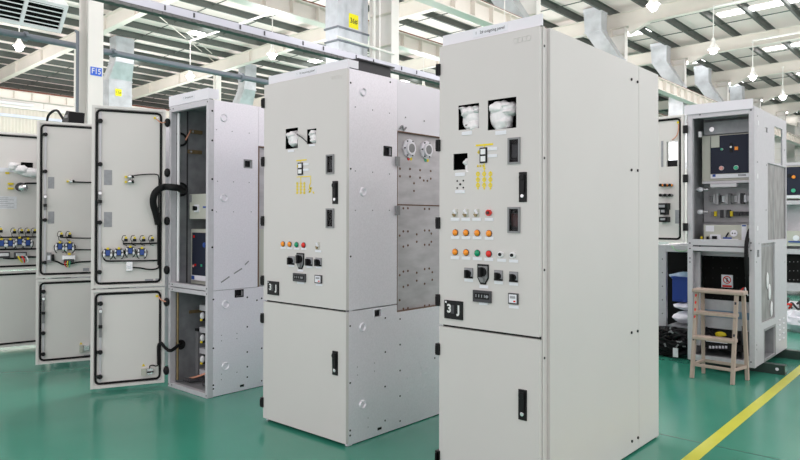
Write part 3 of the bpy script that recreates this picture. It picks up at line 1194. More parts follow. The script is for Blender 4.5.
# foam wrapped instruments showing in the cut-outs
def wrapped(parent, cab, u, v, ru, rv, dy, seed, straps=1, name='foam_wrapped_instrument'):
    x, z = fr(cab, u, v)
    rx = abs(fr(cab, u + ru, v)[0] - x)
    rz = abs(fr(cab, u, v - rv)[1] - z)
    m = MB()
    m.ball((x, dy, z), 1.0, (rx, 0.045, rz), 28, 20, lump=0.16, seed=seed, lfreq=1.6)
    m.ball((x + rx * .2, dy - 0.012, z - rz * .55), 1.0, (rx * .75, 0.04, rz * .5), 20, 14, lump=0.25, seed=seed + 3)
    m.ball((x - rx * .2, dy - 0.012, z + rz * .45), 1.0, (rx * .8, 0.042, rz * .5), 20, 14, lump=0.25, seed=seed + 5)
    o = m.build(name, wrap, parent, smooth=True)
    return o
wrapped(ud, C, 469, 118.5, 10, 13.5, 0.044, 1)
wrapped(ud, C, 475, 109, 4, 4, 0.046, 6)
wrapped(ud, C, 462, 110, 4, 4, 0.046, 7)
m = MB()
x, z = fr(C, 469, 124.6)
m.tube([(x - 0.045, 0.02, z + 0.004), (x, 0.0, z - 0.002), (x + 0.045, 0.02, z + 0.006)], 0.003, 6)
m.build('strap', plastic_b, ud)
wrapped(ud, C, 497.5, 115, 11, 16, 0.044, 2)
wrapped(ud, C, 505, 108, 8, 7, 0.044, 9)
wrapped(ud, C, 466, 166, 4.5, 9, 0.05, 4)

# ---------------------------------------------------------------- middle cabinet
C = MID
root = empty('switchgear_cabinet', (C['x'], C['y'], C['z']), 'middle light grey switchgear cabinet with bare metal side, one row of four coloured lamps', 'cabinet')
W, D = C['w'], C['d']
ys1 = sd(C, 397.3, 150)[0]
zst = sd(C, 397.6, 312.2)[1]
ztop = sd(C, 398.4, 130.6)[1]
m = MB()
m.box(0.004, 0.02, 0.025, D, 0.0, ZR)
m.box(0.004, W - 0.004, D - 0.02, D, 0.0, ZR)
m.box(0.02, W - 0.02, 0.025, D - 0.02, ZR - 0.02, ZR)
m.box(0.02, W - 0.02, 0.025, D - 0.02, 0.02, 0.04)
m.box(0.02, W - 0.02, 0.1, 0.115, 0.85, 2.2, m=dark)  # black sheet standing in for the dark inside of the cabinet
m.box(W - 0.025, W - 0.004, 0.025, 0.06, 0.0, ZR)
m.build('body', zinc, root)
# side sheets
m = MB()
hol = srect(C, 384.4, 390.8, 147.5, 155)
m.sheet(0.012, ys1 - 0.0015, ZS + 0.003, ZR, [hol], W, W - 0.015, 'side')
us = m.build('upper_side_sheet', zinc, root)
m = MB()
m.sheet(ys1 + 0.002, D, ztop, ZR - 0.002, [], W - 0.002, W - 0.015, 'side')
m.build('rear_side_sheet', white_steel, root)
m = MB()
hol2 = srect(C, 374.3, 381, 309.6, 316.6)
m.sheet(0.012, ys1, 0.006, ZS - 0.003, [hol2], W, W - 0.015, 'side')
m.sheet(ys1, D, 0.006, zst, [], W, W - 0.015, 'side')
lsd = m.build('lower_side_sheet', zinc, root)
m = MB()
zmid = sd(C, 397.8, 204.6)[1]
m.sheet(ys1 + 0.004, D, zst, zmid - 0.004, [], W - 0.03, W - 0.05, 'side')
m.sheet(ys1 + 0.004, D, zmid + 0.004, ztop, [], W - 0.03, W - 0.05, 'side')
stp = m.build('busbar_compartment_plate', steel, root)
m = MB()
m.box(W - 0.05, W - 0.001, ys1 + 0.001, ys1 + 0.006, zst, ztop, m=rustedge)
m.box(W - 0.05, W - 0.001, ys1, D, ztop - 0.006, ztop, m=rustedge)
m.box(W - 0.032, W - 0.027, ys1, D, zmid - 0.004, zmid + 0.004, m=rustedge)
m.box(W - 0.05, W - 0.001, ys1, D, zst, zst + 0.004, m=rustedge)
m.build('plate_edge_strip', rustedge, root)
# hole frames
for h, p_ in ((hol, us), (hol2, lsd)):
    m = MB()
    m.sheet(h[0] - 0.008, h[1] + 0.008, h[2] - 0.008, h[3] + 0.008, [h], W + 0.003, W, 'side')
    m.build('socket_frame', white_steel if h is hol2 else plastic_b, p_)
    m = MB()
    m.box(W - 0.03, W - 0.02, h[0], h[1], h[2], h[3])
    m.build('socket', plastic_b, p_)
m = MB()
for u, v in ((362.8, 92), (362.8, 192)):
    emboss(m, *sd(C, u, v), W)
m.build('pressed_dimple', zinc, us, smooth=True)
m = MB()
for u, v in ((362.4, 327), (362.4, 404.2)):
    emboss(m, *sd(C, u, v), W)
m.build('pressed_dimple', zinc, lsd, smooth=True)
screws(us, C, [(350.6, 82.8), (390.2, 82.2), (350.6, 168.8), (350.6, 256.5)], plastic_b, 0.006)
screws(us, C, [(355.2, 107), (372.5, 110), (389.3, 113.2), (355.2, 171), (372.5, 172.2), (389.3, 174), (355.2, 210.4), (372.5, 210.4), (389.3, 210.4)], midgrey, 0.004)
screws(lsd, C, [(350.1, 326), (350.1, 383), (350, 430.5), (350, 435.5), (385.2, 318), (400, 319), (385.2, 352), (400, 344.6), (400, 370.5), (385, 386.5), (400, 396), (385, 420.5), (400, 421), (434.7, 358)], plastic_b, 0.006)
screws(lsd, C, [(390.3, 343.8), (420.3, 337.5), (407.3, 365.3), (407.3, 372), (407.8, 378), (408, 392.2), (421.5, 361.5), (421.5, 367.7), (426.3, 367.7), (421.5, 374.2), (426.3, 373.1), (421.5, 388), (426.3, 387)], white_steel, 0.008)
screws(lsd, C, [(357.3, 367), (357.3, 375), (374.4, 363), (374.4, 371), (368, 418), (368, 427)], midgrey, 0.003)
r = srect(C, 377.5, 381.5, 427.3, 429.8)
m = MB()
m.box(W - 0.001, W + 0.001, r[0], r[1], r[2], r[3])
m.build('slot', plastic_b, lsd)
screws(root, C, [(405.5, 117.4), (424.3, 121)], midgrey, 0.005)
# round bushing flanges on the stainless plate
def bushing(u, v, hexed=True, part=stp):
    y, z = sd(C, u, v, -0.03)
    x = W - 0.03
    m = MB()
    m.cyl((x, y, z), (x + 0.012, y, z), 0.064, 8, m=white_steel)
    m.cyl((x + 0.012, y, z), (x + 0.03, y, z), 0.043, 24, m=white_steel)
    m.cyl((x + 0.03, y, z), (x + 0.031, y, z), 0.030, 24, m=midgrey)
    for k_ in range(6):
        a = PI / 3 * k_
        m.cyl((x + 0.012, y + 0.053 * math.cos(a), z + 0.053 * math.sin(a)), (x + 0.018, y + 0.053 * math.cos(a), z + 0.053 * math.sin(a)), 0.005, 8, m=darkgrey)
    return m.build('bushing_flange', white_steel, part)
bushing(408.5, 148.5)
bushing(425.6, 150)
for i, (u, v, mt_) in enumerate(((408.3, 158.6, red), (411, 158.8, yellow), (425.3, 160.3, teal), (427.6, 160.4, yellow))):
    y, z = sd(C, u, v, -0.03)
    m = MB()
    m.cyl((W - 0.031, y, z), (W - 0.028, y, z), 0.012, 10)
    m.build('phase_dot', mt_, stp)
def plate_holes(pts):
    m = MB()
    for u, v in pts:
        y, z = sd(C, u, v, -0.03)
        m.cyl((W - 0.031, y, z), (W - 0.0285, y, z), 0.008, 8)
    m.build('bolt_holes', rustedge, stp)
c4 = lambda x, y: (340 + x / 3.286, 60 + y / 3.286)
c5 = lambda x, y: (340 + x / 3.286, 190 + y / 3.286)
plate_holes([c4(*p) for p in ((197, 357), (230, 358), (197, 382), (230, 383), (263, 362), (263, 387), (298, 365), (298, 390), (275, 396), (243, 405), (243, 430), (287, 397))] +
            [c5(*p) for p in ((208, 60), (223, 60), (278, 62), (293, 62), (208, 136), (223, 136), (278, 133), (293, 133), (252, 146), (300, 143), (196, 150), (208, 186), (223, 182), (252, 170), (300, 170), (278, 180), (293, 180),
                              (208, 268), (223, 266), (278, 260), (293, 258), (252, 272), (303, 270), (196, 280), (208, 318), (223, 313), (252, 298), (303, 295), (278, 308), (208, 390), (223, 388), (278, 380), (293, 378), (318, 376), (196, 362))])
m = MB()
for v in (161.5, 210.5):
    y, z = sd(C, 396.8, v)
    m.box(W, W + 0.02, y - 0.02, y + 0.01, z - 0.03, z + 0.03)
m.build('latch_bracket', midgrey, us)
y, z = sd(C, 402, 128)
m = MB()
m.tube([(W + 0.005, y - 0.03, z - 0.01), (W + 0.012, y - 0.01, z + 0.012), (W + 0.005, y + 0.01, z - 0.012), (W + 0.01, y + 0.03, z + 0.006)], 0.006)
m.build('loose_tag', midgrey, root)
# dark relief duct on the roof
m = MB()
m.box(0.06, W - 0.03, 0.13, 0.42, ZR, ZR + 0.07)
m.box(0.02, W - 0.01, 0.11, 0.44, ZR + 0.07, ZR + 0.078)
m.build('pressure_relief_flap', darkgrey, root)
# header
m = MB()
hx0 = fr(C, 267.2, 80)[0]
m.box(hx0, W, 0.012, 0.024, ZD + 0.005, H)
m.box(W - 0.004, W, 0.0245, 0.10, ZD + 0.01, H - 0.001)
hd = m.build('header_board', white_steel, root)
r = frect(C, 294, 315, 66, 76)
zc = (ZD + H) / 2 + 0.003
m = MB()
m.box(r[0], r[1], 0.0095, 0.012, zc - 0.018, zc + 0.018)
m.text('1   1# incoming panel', 0.019, ((r[0] + r[1]) / 2, 0.009, zc), m=ink, width=(r[1] - r[0]) * 0.84)
m.build('name_strip', label_w, hd)
# doors
xr = fr(C, 346.4, 180)[0]
cut = [frect(C, 285.5, 297.9, 128.2, 148.6), frect(C, 306.9, 316.3, 128.9, 143.8)]
w1 = frect(C, 326.4, 334.3, 154.5, 174)
w2 = frect(C, 326.3, 334.3, 208.4, 228)
m = MB()
door_slab(m, 0.0, xr, ZS + 0.006, ZD, cut + [ins(w1, 0.008), ins(w2, 0.008)])
ud = m.build('upper_door', paint, root)
m = MB()
door_slab(m, 0.0, xr, 0.02, ZS - 0.006)
ld = m.build('lower_door', paint, root)
m = MB()
m.box(0.01, xr - 0.004, 0.022, 0.028, ZS - 0.02, ZS + 0.02)
m.build('door_gap_seal', rubber, root)
for v in (103, 161.7, 221, 280.5):
    hinge(ud, 0.0, fr(C, 264.5, v)[1], 0.065)
for v in (318.3, 402.6):
    hinge(ld, 0.0, fr(C, 264.5, v)[1], 0.065)
swing_handle(ud, frect(C, 332.9, 338.1, 181, 204))
swing_handle(ld, frect(C, 332.8, 338, 351, 375))
window_unit(ud, w1, darkgrey)
window_unit(ud, w2, plastic_b)
for u0, u1, v0, v1 in ((288, 294.3, 149.8, 152), (309.5, 315, 144.2, 146.2), (303.3, 309, 163, 165.2), (303.3, 309, 168.6, 170.8)):
    r = frect(C, u0, u1, v0, v1)
    small_label(ud, (r[0] + r[1]) / 2, (r[2] + r[3]) / 2, r[1] - r[0], r[3] - r[2])
row = [(283.2, 244, orange), (289.9, 244.3, orange), (296.8, 244.7, green), (303.8, 245.1, red)]
for u, v, mt_ in row:
    lamp_button(ud, *fr(C, u, v), mt_, 0.0165)
key_switch(ud, *fr(C, 317.9, 245.7), 0.042)
dots(ud, C, [(u, v) for u, v, _ in row], 3.9, 5, 1.8)
dots(ud, C, [(318.4, 246)], 5.2, 6, 2)
for u, v in ((291.6, 260.4), (309.7, 261.5), (318.8, 262)):
    a = frect(C, u - 3.1, u + 3.1, v - 4.2, v + 4.2)
    rotary(ud, (a[0] + a[1]) / 2, (a[2] + a[3]) / 2, a[1] - a[0], a[3] - a[2])
dots(ud, C, [(291.6, 260.4), (309.7, 261.5), (318.8, 262)], 5.4, 5.5, 1.8)
a = frect(C, 296.9, 304.3, 253, 269)
shield_switch(ud, (a[0] + a[1]) / 2, (a[2] + a[3]) / 2, a[1] - a[0], a[3] - a[2])
dots(ud, C, [(300.6, 266)], 4.6, 5.5, 1.8)
a = frect(C, 294.2, 306.1, 273.4, 281.6)
digital_counter(ud, (a[0] + a[1]) / 2, (a[2] + a[3]) / 2, a[1] - a[0], a[3] - a[2])
dots(ud, C, [(300.8, 277.6)], 5.2, 7, 2)
a = frect(C, 315.7, 322.3, 275, 283.2)
small_meter(ud, (a[0] + a[1]) / 2, (a[2] + a[3]) / 2, a[1] - a[0], a[3] - a[2])
dots(ud, C, [(319.2, 279)], 5.8, 6.2, 2)
position_plate(ud, frect(C, 268.3, 279.2, 281.2, 294.8))
a = frect(C, 298.3, 303.1, 162.6, 174.8)
m = MB()
m.box(a[0], a[1], -0.006, 0, a[2], a[3])
zc = (a[2] + a[3]) / 2
e = (a[1] - a[0]) * 0.17
m.box(a[0] + e, a[1] - e, -0.009, -0.006, zc + e * 0.6, a[3] - e, m=white_pl)
m.box(a[0] + e, a[1] - e, -0.009, -0.006, a[2] + e, zc - e * 0.6, m=white_pl)
m.build('status_indicator', plastic_b, ud)
m = strokes(C, [(296.4, 306.6, 159.6, 160.9), (300.5, 301.1, 160.9, 162.6), (296.8, 311, 176.2, 177.1), (300.6, 301.2, 177, 182), (310.4, 311, 177, 183), (296.9, 297.9, 165, 167.5)])
for u in (297.4, 300.9, 304.4):
    bead_column(m, C, u, 182, 194.2, 4, 1.2)
for a_, b_ in (((310.5, 183), (309.2, 187)), ((309.2, 187), (311.5, 189)), ((311.5, 189), (308.8, 192.5)), ((308.8, 192.5), (311, 191.5)), ((308.5, 189.5), (312, 187.5)), ((312.8, 191.5), (314.2, 193.5))):
    xa, za = fr(C, *a_)
    xb, zb = fr(C, *b_)
    m.bar((xa, -0.0008, za), (xb, -0.0008, zb), 0.0012, 0.008, up=Vector((0, 0, 1)))
m.build('mimic_diagram', yellow, ud)
wrapped(ud, C, 291, 138.5, 6.5, 8, 0.042, 11)
wrapped(ud, C, 312.2, 136.5, 4.8, 7.2, 0.042, 12)
m = MB()
pa, pb, pc = fr(C, 298, 134.5), fr(C, 304.5, 138), fr(C, 308.5, 142.4)
m.tube([(pa[0] - .01, 0.02, pa[1]), (pa[0], -0.008, pa[1]), (pb[0], -0.02, pb[1]), (pc[0], -0.012, pc[1])], 0.0035)
m.build('sensor_cable', darkgrey, ud)
m = MB()
x, z = fr(C, 332.5, 78)
for k_ in range(4):
    xx = x + k_ * 0.024
    m.tube([(xx + 0.009 * math.cos(t), -0.0002, z + 0.011 * math.sin(t)) for t in [2 * PI * j / 12 for j in range(12)]], 0.0016, 6, smooth=False, closed=True)
m.build('embossed_emblem', paint, ud, smooth=True)

# ================================================================ open doors
class Door:
    """door hinged open: local x runs from free edge to hinge, local -y faces the aisle"""
    def __init__(self, root, free, hinge_pt):
        self.P = Vector((free[0], free[1], 0))
        e = Vector((hinge_pt[0] - free[0], hinge_pt[1] - free[1], 0))
        self.w = e.length
        self.e = e.normalized()
        self.b = Vector((-self.e.y, self.e.x, 0))
        L = root.location
        Mx = Matrix.Identity(4)
        for i in range(3):
            Mx[i][0], Mx[i][1], Mx[i][2] = self.e[i], self.b[i], (0, 0, 1)[i]
            Mx[i][3] = self.P[i] - L[i]
        self.M = Mx

    def px(self, u, v, off=0.0):
        d = ray(u, v)
        p0 = self.P + self.b * off
        t = (p0 - EYE).dot(self.b) / d.dot(self.b)
        q = EYE + d * t - p0
        return q.dot(self.e), q.z

    def rect(self, u0, u1, v0, v1, off=0.0):
        um, vm = (u0 + u1) / 2, (v0 + v1) / 2
        return self.px(u0, vm, off)[0], self.px(u1, vm, off)[0], self.px(um, v1, off)[1], self.px(um, v0, off)[1]

    def leaf(self, root, name, z0, z1, holes=()):
        w = self.w
        m = MB(self.M)
        m.sheet(0, w, z0, z1, list(holes), 0.012, 0.036)
        m.sheet(0, w, z0, z1, [(0.022, w - 0.022, z0 + 0.022, z1 - 0.022)], -0.002, 0.012)
        return m.build(name, paint_in, root, bevel=0.0015)

    def gasket(self, part, z0, z1, inset=0.036):
        w = self.w
        a0, a1, b0, b1 = inset, w - inset, z0 + inset, z1 - inset
        r = 0.03
        pts = []
        for cx, cz, s in ((a1 - r, b1 - r, 0), (a0 + r, b1 - r, 1), (a0 + r, b0 + r, 2), (a1 - r, b0 + r, 3)):
            for k_ in range(5):
                t = PI / 2 * (s + k_ / 4)
                pts.append((cx + r * math.cos(t), 0.006, cz + r * math.sin(t)))
        m = MB(self.M)
        m.tube(pts, 0.009, 8, smooth=False, closed=True)
        return m.build('gasket', rubber, part, smooth=True)

    def rod(self, part, u, z0, z1, knobs, lock=None):
        s, _ = self.px(u, 230)
        m = MB(self.M)
        m.box(s - 0.008, s + 0.008, 0.002, 0.006, z0 + 0.06, z1 - 0.06)
        for dz in (z0 + 0.06, z1 - 0.06):
            m.cyl((s, -0.004, dz), (s, 0.012, dz), 0.009, 10)
        m.build('locking_rod', frame_m, part)
        for v in knobs:
            _, z = self.px(u, v)
            m = MB(self.M)
            m.cyl((s, -0.022, z), (s, 0.006, z), 0.017, 14)
            m.box(s - 0.022, s + 0.004, -0.012, 0.01, z - 0.012, z + 0.012)
            m.build('roller_cam', plastic_b, part)
        if lock:
            _, za = self.px(u, lock[0])
            _, zb = self.px(u, lock[1])
            m = MB(self.M)
            m.box(s - 0.010, s + 0.010, -0.006, 0.012, za - 0.01, zb + 0.05, m=midgrey)
            m.box(s - 0.014, s + 0.014, -0.02, -0.006, (za + zb) / 2 - 0.02, (za + zb) / 2 + 0.005, m=plastic_b)
            m.cyl((s, -0.015, zb + 0.03), (s, -0.006, zb + 0.03), 0.012, 12, m=chrome)
            m.bar((s - 0.006, -0.010, zb), (s + 0.006, -0.010, za + 0.02), 0.006, 0.006, m=midgrey)
            m.build('lock_case', chrome, part)

    def sticker(self, part, u0, u1, v0, v1, mt=None, name='sticker'):
        r = self.rect(u0, u1, v0, v1, 0.011)
        m = MB(self.M)
        m.box(r[0], r[1], 0.0095, 0.012, r[2], r[3])
        return m.build(name, mt or label_g, part)

    def cable(self, part, pts, r, mt=None, name='cable'):
        m = MB(self.M)
        L = []
        for q in pts:
            off = q[2] if len(q) > 2 else -0.01
            s, z = self.px(q[0], q[1], off)
            L.append((s, off, z))
        m.tube(L, r, 8)
        return m.build(name, mt or rubber, part, smooth=True)

    def small_terminal(self, part, u, v, s=1.0, wires=True):
        """white lamp holder seen from behind: collar, black body, yellow tip and curled wires"""
        a, z = self.px(u, v)
        m = MB(self.M)
        m.cyl((a, -0.012, z), (a, 0.012, z), 0.014 * s, 10, m=white_pl)
        m.box(a - 0.013 * s, a + 0.013 * s, -0.035, -0.012, z - 0.013 * s, z + 0.009 * s, m=plastic_b)
        m.box(a - 0.008 * s, a + 0.008 * s, -0.037, -0.03, z + 0.010 * s, z + 0.026 * s, m=yellow)
        if wires:
            m.tube([(a - 0.012 * s, -0.03, z - 0.01 * s), (a - 0.028 * s, -0.035, z + 0.0), (a - 0.022 * s, -0.03, z + 0.03 * s), (a, -0.025, z + 0.035 * s)], 0.0028, 5, m=rubber)
            m.tube([(a - 0.02 * s, -0.02, z - 0.01), (a - 0.016 * s, -0.02, z - 0.035 * s), (a + 0.01, -0.012, z - 0.045 * s)], 0.0028, 5, m=rubber)
        return m.build('lamp_holder', white_pl, part)

    def contact_block(self, part, u, v, s=1.0):
        """switch seen from behind: black body, blue contact block, white terminals, yellow tag"""
        a, z = self.px(u, v)
        m = MB(self.M)
        m.box(a - 0.026 * s, a + 0.026 * s, -0.03, 0.012, z - 0.03 * s, z + 0.03 * s, m=darkgrey)
        m.box(a - 0.015 * s, a + 0.015 * s, -0.05, -0.03, z - 0.022 * s, z + 0.020 * s, m=blue_pl)
        for q in (-1, 1):
            m.ball((a + q * 0.026 * s, -0.042, z - 0.02 * s), 0.012 * s, (0.8, 0.8, 1.3), 8, 6, m=white_pl)
            m.ball((a + q * 0.026 * s, -0.04, z + 0.012 * s), 0.009 * s, (0.8, 0.8, 1.3), 8, 6, m=white_pl)
            m.tube([(a + q * 0.028 * s, -0.03, z + 0.02 * s), (a + q * 0.042 * s, -0.03, z), (a + q * 0.034 * s, -0.025, z - 0.04 * s), (a + q * 0.02 * s, -0.01, z - 0.055 * s)], 0.0035, 5, m=rubber)
        m.box(a - 0.009 * s, a + 0.009 * s, -0.045, -0.03, z + 0.026 * s, z + 0.042 * s, m=yellow)
        return m.build('contact_block', darkgrey, part)

    def twin_plug(self, part, u, v, vert=True):
        m = MB(self.M)
        for k_ in ((0, 1) if vert else (0,)):
            a, z = self.px(u, v + k_ * 5.0)
            m.box(a - 0.035, a - 0.018, -0.012, 0.006, z - 0.008, z + 0.008, m=yellow)
            m.cyl((a - 0.012, -0.03, z), (a + 0.012, -0.03, z), 0.016, 12, m=chrome)
            m.cyl((a, -0.03, z), (a, 0.012, z), 0.012, 12, m=darkgrey)
            m.cyl((a + 0.012, -0.03, z), (a + 0.03, -0.03, z + 0.004), 0.012, 10, m=plastic_b)
        return m.build('microswitch', darkgrey, part)


def open_body(cab, label, rail_z=0.0, gear=True, header=True, w_lintel=0.045):
    root = empty('switchgear_cabinet', (cab['x'], cab['y'], cab['z']), label, 'cabinet')
    W, D = cab['w'], cab['d']
    zs = ZS
    m = MB()
    pw = 0.03
    for xa, xb in ((0, pw), (W - pw, W)):
        m.box(xa, xb, 0.0, 0.05, 0, ZR)
    m.box(pw, W - pw, 0.0, 0.04, 0.0, 0.035)
    m.box(pw, W - pw, 0.0, 0.04, zs - 0.035, zs - 0.003)
    m.box(pw, W - pw, 0.0, 0.04, zs + 0.003, zs + 0.035)
    m.box(pw, W - pw, 0.0, 0.04, ZR - w_lintel, ZR)
    fm = m.build('front_frame', frame_m, root, bevel=0.002)
    m = MB()
    for z in (0.02, zs - 0.02, zs + 0.02, ZR - 0.02):
        for x in (0.06, W - 0.012, 0.012):
            m.cyl((x, -0.002, z), (x, 0.001, z), 0.005, 8)
    m.build('frame_screws', plastic_b, fm)
    m = MB()
    m.box(0.0, 0.012, 0.05, D, 0.0, ZR)
    m.box(0.0, W - 0.012, D - 0.012, D, 0.0, ZR)
    m.box(0.012, W - 0.012, 0.05, D - 0.012, ZR - 0.012, ZR)
    m.box(0.012, W - 0.012, 0.05, D - 0.012, 0.012, 0.024)
    m.box(0.012, W - 0.012, 0.05, 0.9, zs - 0.008, zs + 0.008)
    m.box(0.012, W - 0.012, 0.9, 0.912, 0.02, ZR - 0.012)
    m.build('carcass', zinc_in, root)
    if header:
        m = MB()
        m.box(0.0, W, -0.004, 0.008, ZD + 0.006, H + header)
        m.box(W - 0.004, W, 0.0085, 0.09, ZD + 0.01, H + header - 0.001)
        m.build('header_board', white_steel, root)
    return root


# ---------------------------------------------------------------- left cabinet, doors open
C = LEFT
W, D = C['w'], C['d']
root = open_body(C, 'grey cabinet at the left with both doors open and a thick black hose', header=0.03)
LC = root
hb = [o for o in root.children if o.name.startswith('header_board')][0]
r = frect(C, 183, 195, 96, 103)
m = MB()
zc = (ZD + H + 0.03) / 2 + 0.004
m.box(r[0], r[1], -0.0062, -0.004, zc - 0.02, zc + 0.02)
m.text('2   2# outgoing panel', 0.018, ((r[0] + r[1]) / 2, -0.007, zc), m=ink, width=(r[1] - r[0]) * 0.8)
m.build('name_strip', label_w, hb)
# side sheets
ys1 = sd(C, 258.3, 150)[0]
ztop = sd(C, 259.5, 146)[1]
h1 = srect(C, 244.7, 251, 160.8, 167)
h2 = srect(C, 235.8, 242.4, 290.8, 296)
m = MB()
m.sheet(0.05, ys1 - 0.002, ZS + 0.002, ZR, [h1], W, W - 0.012, 'side')
us = m.build('upper_side_sheet', zinc, root)
m = MB()
m.sheet(0.05, D, 0.004, ZS - 0.002, [h2], W, W - 0.012, 'side')
lsd = m.build('lower_side_sheet', zinc, root)
m = MB()
m.sheet(ys1 + 0.002, D, ztop, ZR, [], W - 0.002, W - 0.012, 'side')
m.build('rear_side_sheet', zinc, root)
m = MB()
m.sheet(ys1 + 0.002, D, ZS, ztop - 0.004, [], W - 0.03, W - 0.04, 'side')
m.box(W - 0.04, W - 0.001, ys1 + 0.001, ys1 + 0.012, ZS, ztop, m=rustedge)
m.box(W - 0.04, W - 0.001, ys1, D, ztop - 0.01, ztop, m=rustedge)
m.build('busbar_compartment_plate', steel, root)
for h, p_ in ((h1, us), (h2, lsd)):
    m = MB()
    m.sheet(h[0] - 0.01, h[1] + 0.01, h[2] - 0.01, h[3] + 0.01, [h], W + 0.003, W, 'side')
    m.build('socket_frame', midgrey if h is h1 else plastic_b, p_)
    m = MB()
    m.box(W - 0.03, W - 0.02, h[0], h[1], h[2], h[3])
    m.build('socket', plastic_b, p_)
for part, lst in ((us, ((223.7, 117.8), (224, 198))), (lsd, ((225.4, 304.3), (225.4, 366)))):
    m = MB()
    for u, v in lst:
        emboss(m, *sd(C, u, v), W, 0.034)
    m.build('pressed_dimple', zinc, part, smooth=True)
c6 = lambda x, y: (160 + x / 2.873, 90 + y / 2.873)
c7 = lambda x, y: (160 + x / 2.706, 230 + y / 2.706)
screws(us, C, [c6(150, 60), c6(150, 145), c6(150, 256), c6(150, 345), c6(150, 452)], plastic_b, 0.008)
screws(us, C, [c6(162, 114), c6(207, 119), c6(256, 124), c6(165, 262), c6(211, 264), c6(256, 266), c6(162, 350), c6(211, 350), c6(262, 350)], midgrey, 0.004)
screws(lsd, C, [c7(144, 188), c7(236, 182), c7(262, 190), c7(144, 320), c7(236, 262), c7(275, 185), c7(275, 320), c7(236, 330), c7(144, 420), c7(144, 430), c7(236, 398), c7(275, 408), c7(236, 370)], plastic_b, 0.007)
screws(lsd, C, [c7(166, 285), c7(166, 300), c7(208, 280), c7(208, 294), c7(166, 390), c7(166, 405), c7(208, 385)], midgrey, 0.004)
r = srect(C, 240, 244, 384.5, 386.8)
m = MB()
m.box(W - 0.001, W + 0.001, r[0], r[1], r[2], r[3])
m.build('slot', plastic_b, lsd)
# scratches on the lower end of the upper sheet
m = MB()
for (a_, b_) in ((c7(165, 142), c7(188, 126)), (c7(200, 118), c7(222, 104)), (c7(230, 94), c7(240, 84))):
    ya, za = sd(C, *a_)
    yb_, zb = sd(C, *b_)
    m.bar((W + 0.0005, ya, za), (W + 0.0005, yb_, zb), 0.001, 0.010, up=Vector((0, 0, 1)))
m.build('scratches', midgrey, us)

# interior of the left cabinet (local depth dy)
def lin(u, v, dy):
    return fr(C, u, v, dy)
m = MB()
m.cyl((0.05, 0.055, ZS + 0.04), (0.05, 0.055, ZR - 0.05), 0.012, 10)
m.build('curtain_rod', white_pl, root, smooth=True)
m = MB()
m.cyl((0.05, 0.055, 0.05), (0.05, 0.055, ZS - 0.05), 0.009, 10)
m.build('curtain_rod', brass, root, smooth=True)
def on_left_wall(u, v, off=0.014):
    p = at(u, v, 0, C['x'] + off)
    return p.y - C['y'], p.z - C['z']
for u0, u1, v in ((189.5, 201.5, 131.5), (187.5, 201, 151.5)):
    ya, za = on_left_wall(u0, v)
    yb_, zb = on_left_wall(u1, v)
    m = MB()
    m.box(0.012, 0.03, ya, yb_, za - 0.015, za + 0.015)
    m.box(0.03, 0.034, ya + 0.01, ya + 0.03, za - 0.008, za + 0.008, m=chrome)
    m.build('wall_bracket', brass, root)
m = MB()
ya, za = on_left_wall(187, 131)
yb_, zb = on_left_wall(185.5, 138)
m.tube([(0.03, ya + .02, za), (0.04, ya, za - 0.03), (0.03, yb_ - 0.01, zb - 0.02)], 0.006)
m.build('earth_wire', pinkwire, root)
m = MB()
yq, _ = on_left_wall(186.5, 200)
m.box(0.012, 0.016, yq, yq + 0.012, ZS + 0.02, ZR - 0.02)
m.build('wall_seam', darkgrey, root)
# instrument box and breaker truck behind the opening
bz = lin(198, 219, 0.14)[1]
tz = lin(198, 194, 0.14)[1]
m = MB()
ix0 = lin(189.5, 206, 0.14)[0]
m.box(ix0, W - 0.02, 0.14, 0.34, bz, tz)
m.box(ix0, ix0 + 0.035, 0.136, 0.14, tz - 0.065, tz - 0.005, m=midgrey)
ib = m.build('instrument_box', beige, root, bevel=0.006)
m = MB()
x, z = lin(197.3, 208.3, 0.14)
m.box(x - 0.03, x + 0.03, 0.13, 0.14, z - 0.03, z + 0.03, m=label_w)
m.cyl((x, 0.115, z), (x, 0.13, z), 0.017, 14)
m.box(x - 0.006, x + 0.006, 0.10, 0.115, z - 0.018, z + 0.018)
m.build('rotary_switch', plastic_b, ib)
m = MB()
x, z = lin(204.5, 207, 0.14)
m.box(x - 0.02, x + 0.06, 0.137, 0.14, z - 0.008, z + 0.006)
m.build('blue_label', blue_pl, ib)
m = MB()
z1 = lin(198, 229, 0.17)[1]
ix1 = max(0.014, lin(187.5, 250, 0.19)[0])
m.box(ix1, W - 0.02, 0.19, 0.62, ZS + 0.012, z1)
bk = m.build('breaker_truck', beige, root, bevel=0.006)
m = MB()
m.box(0.055, W - 0.05, 0.178, 0.19, ZS + 0.05, z1 - 0.03)
m.build('breaker_front', navy, bk)
m = MB()
m.box(0.055, W - 0.05, 0.172, 0.178, ZS + 0.045, ZS + 0.085)
m.box(0.058, 0.10, 0.170, 0.172, ZS + 0.05, ZS + 0.08, m=blue_pl)
m.build('rating_strip', label_w, bk)
for dx_, dz_, mt_ in ((0.02, 0.13, pink), (0.05, 0.14, red), (0.14, 0.14, teal), (0.028, 0.37, red)):
    m = MB()
    m.box(0.05 + dx_, 0.066 + dx_, 0.172, 0.178, ZS + dz_ + 0.02, ZS + dz_ + 0.038)
    m.build('breaker_button', mt_, bk)
m = MB()
x, z = lin(205, 245, 0.178)
m.cyl((x, 0.168, z), (x, 0.178, z), 0.02, 16)
m.build('charging_socket', blue_pl, bk)
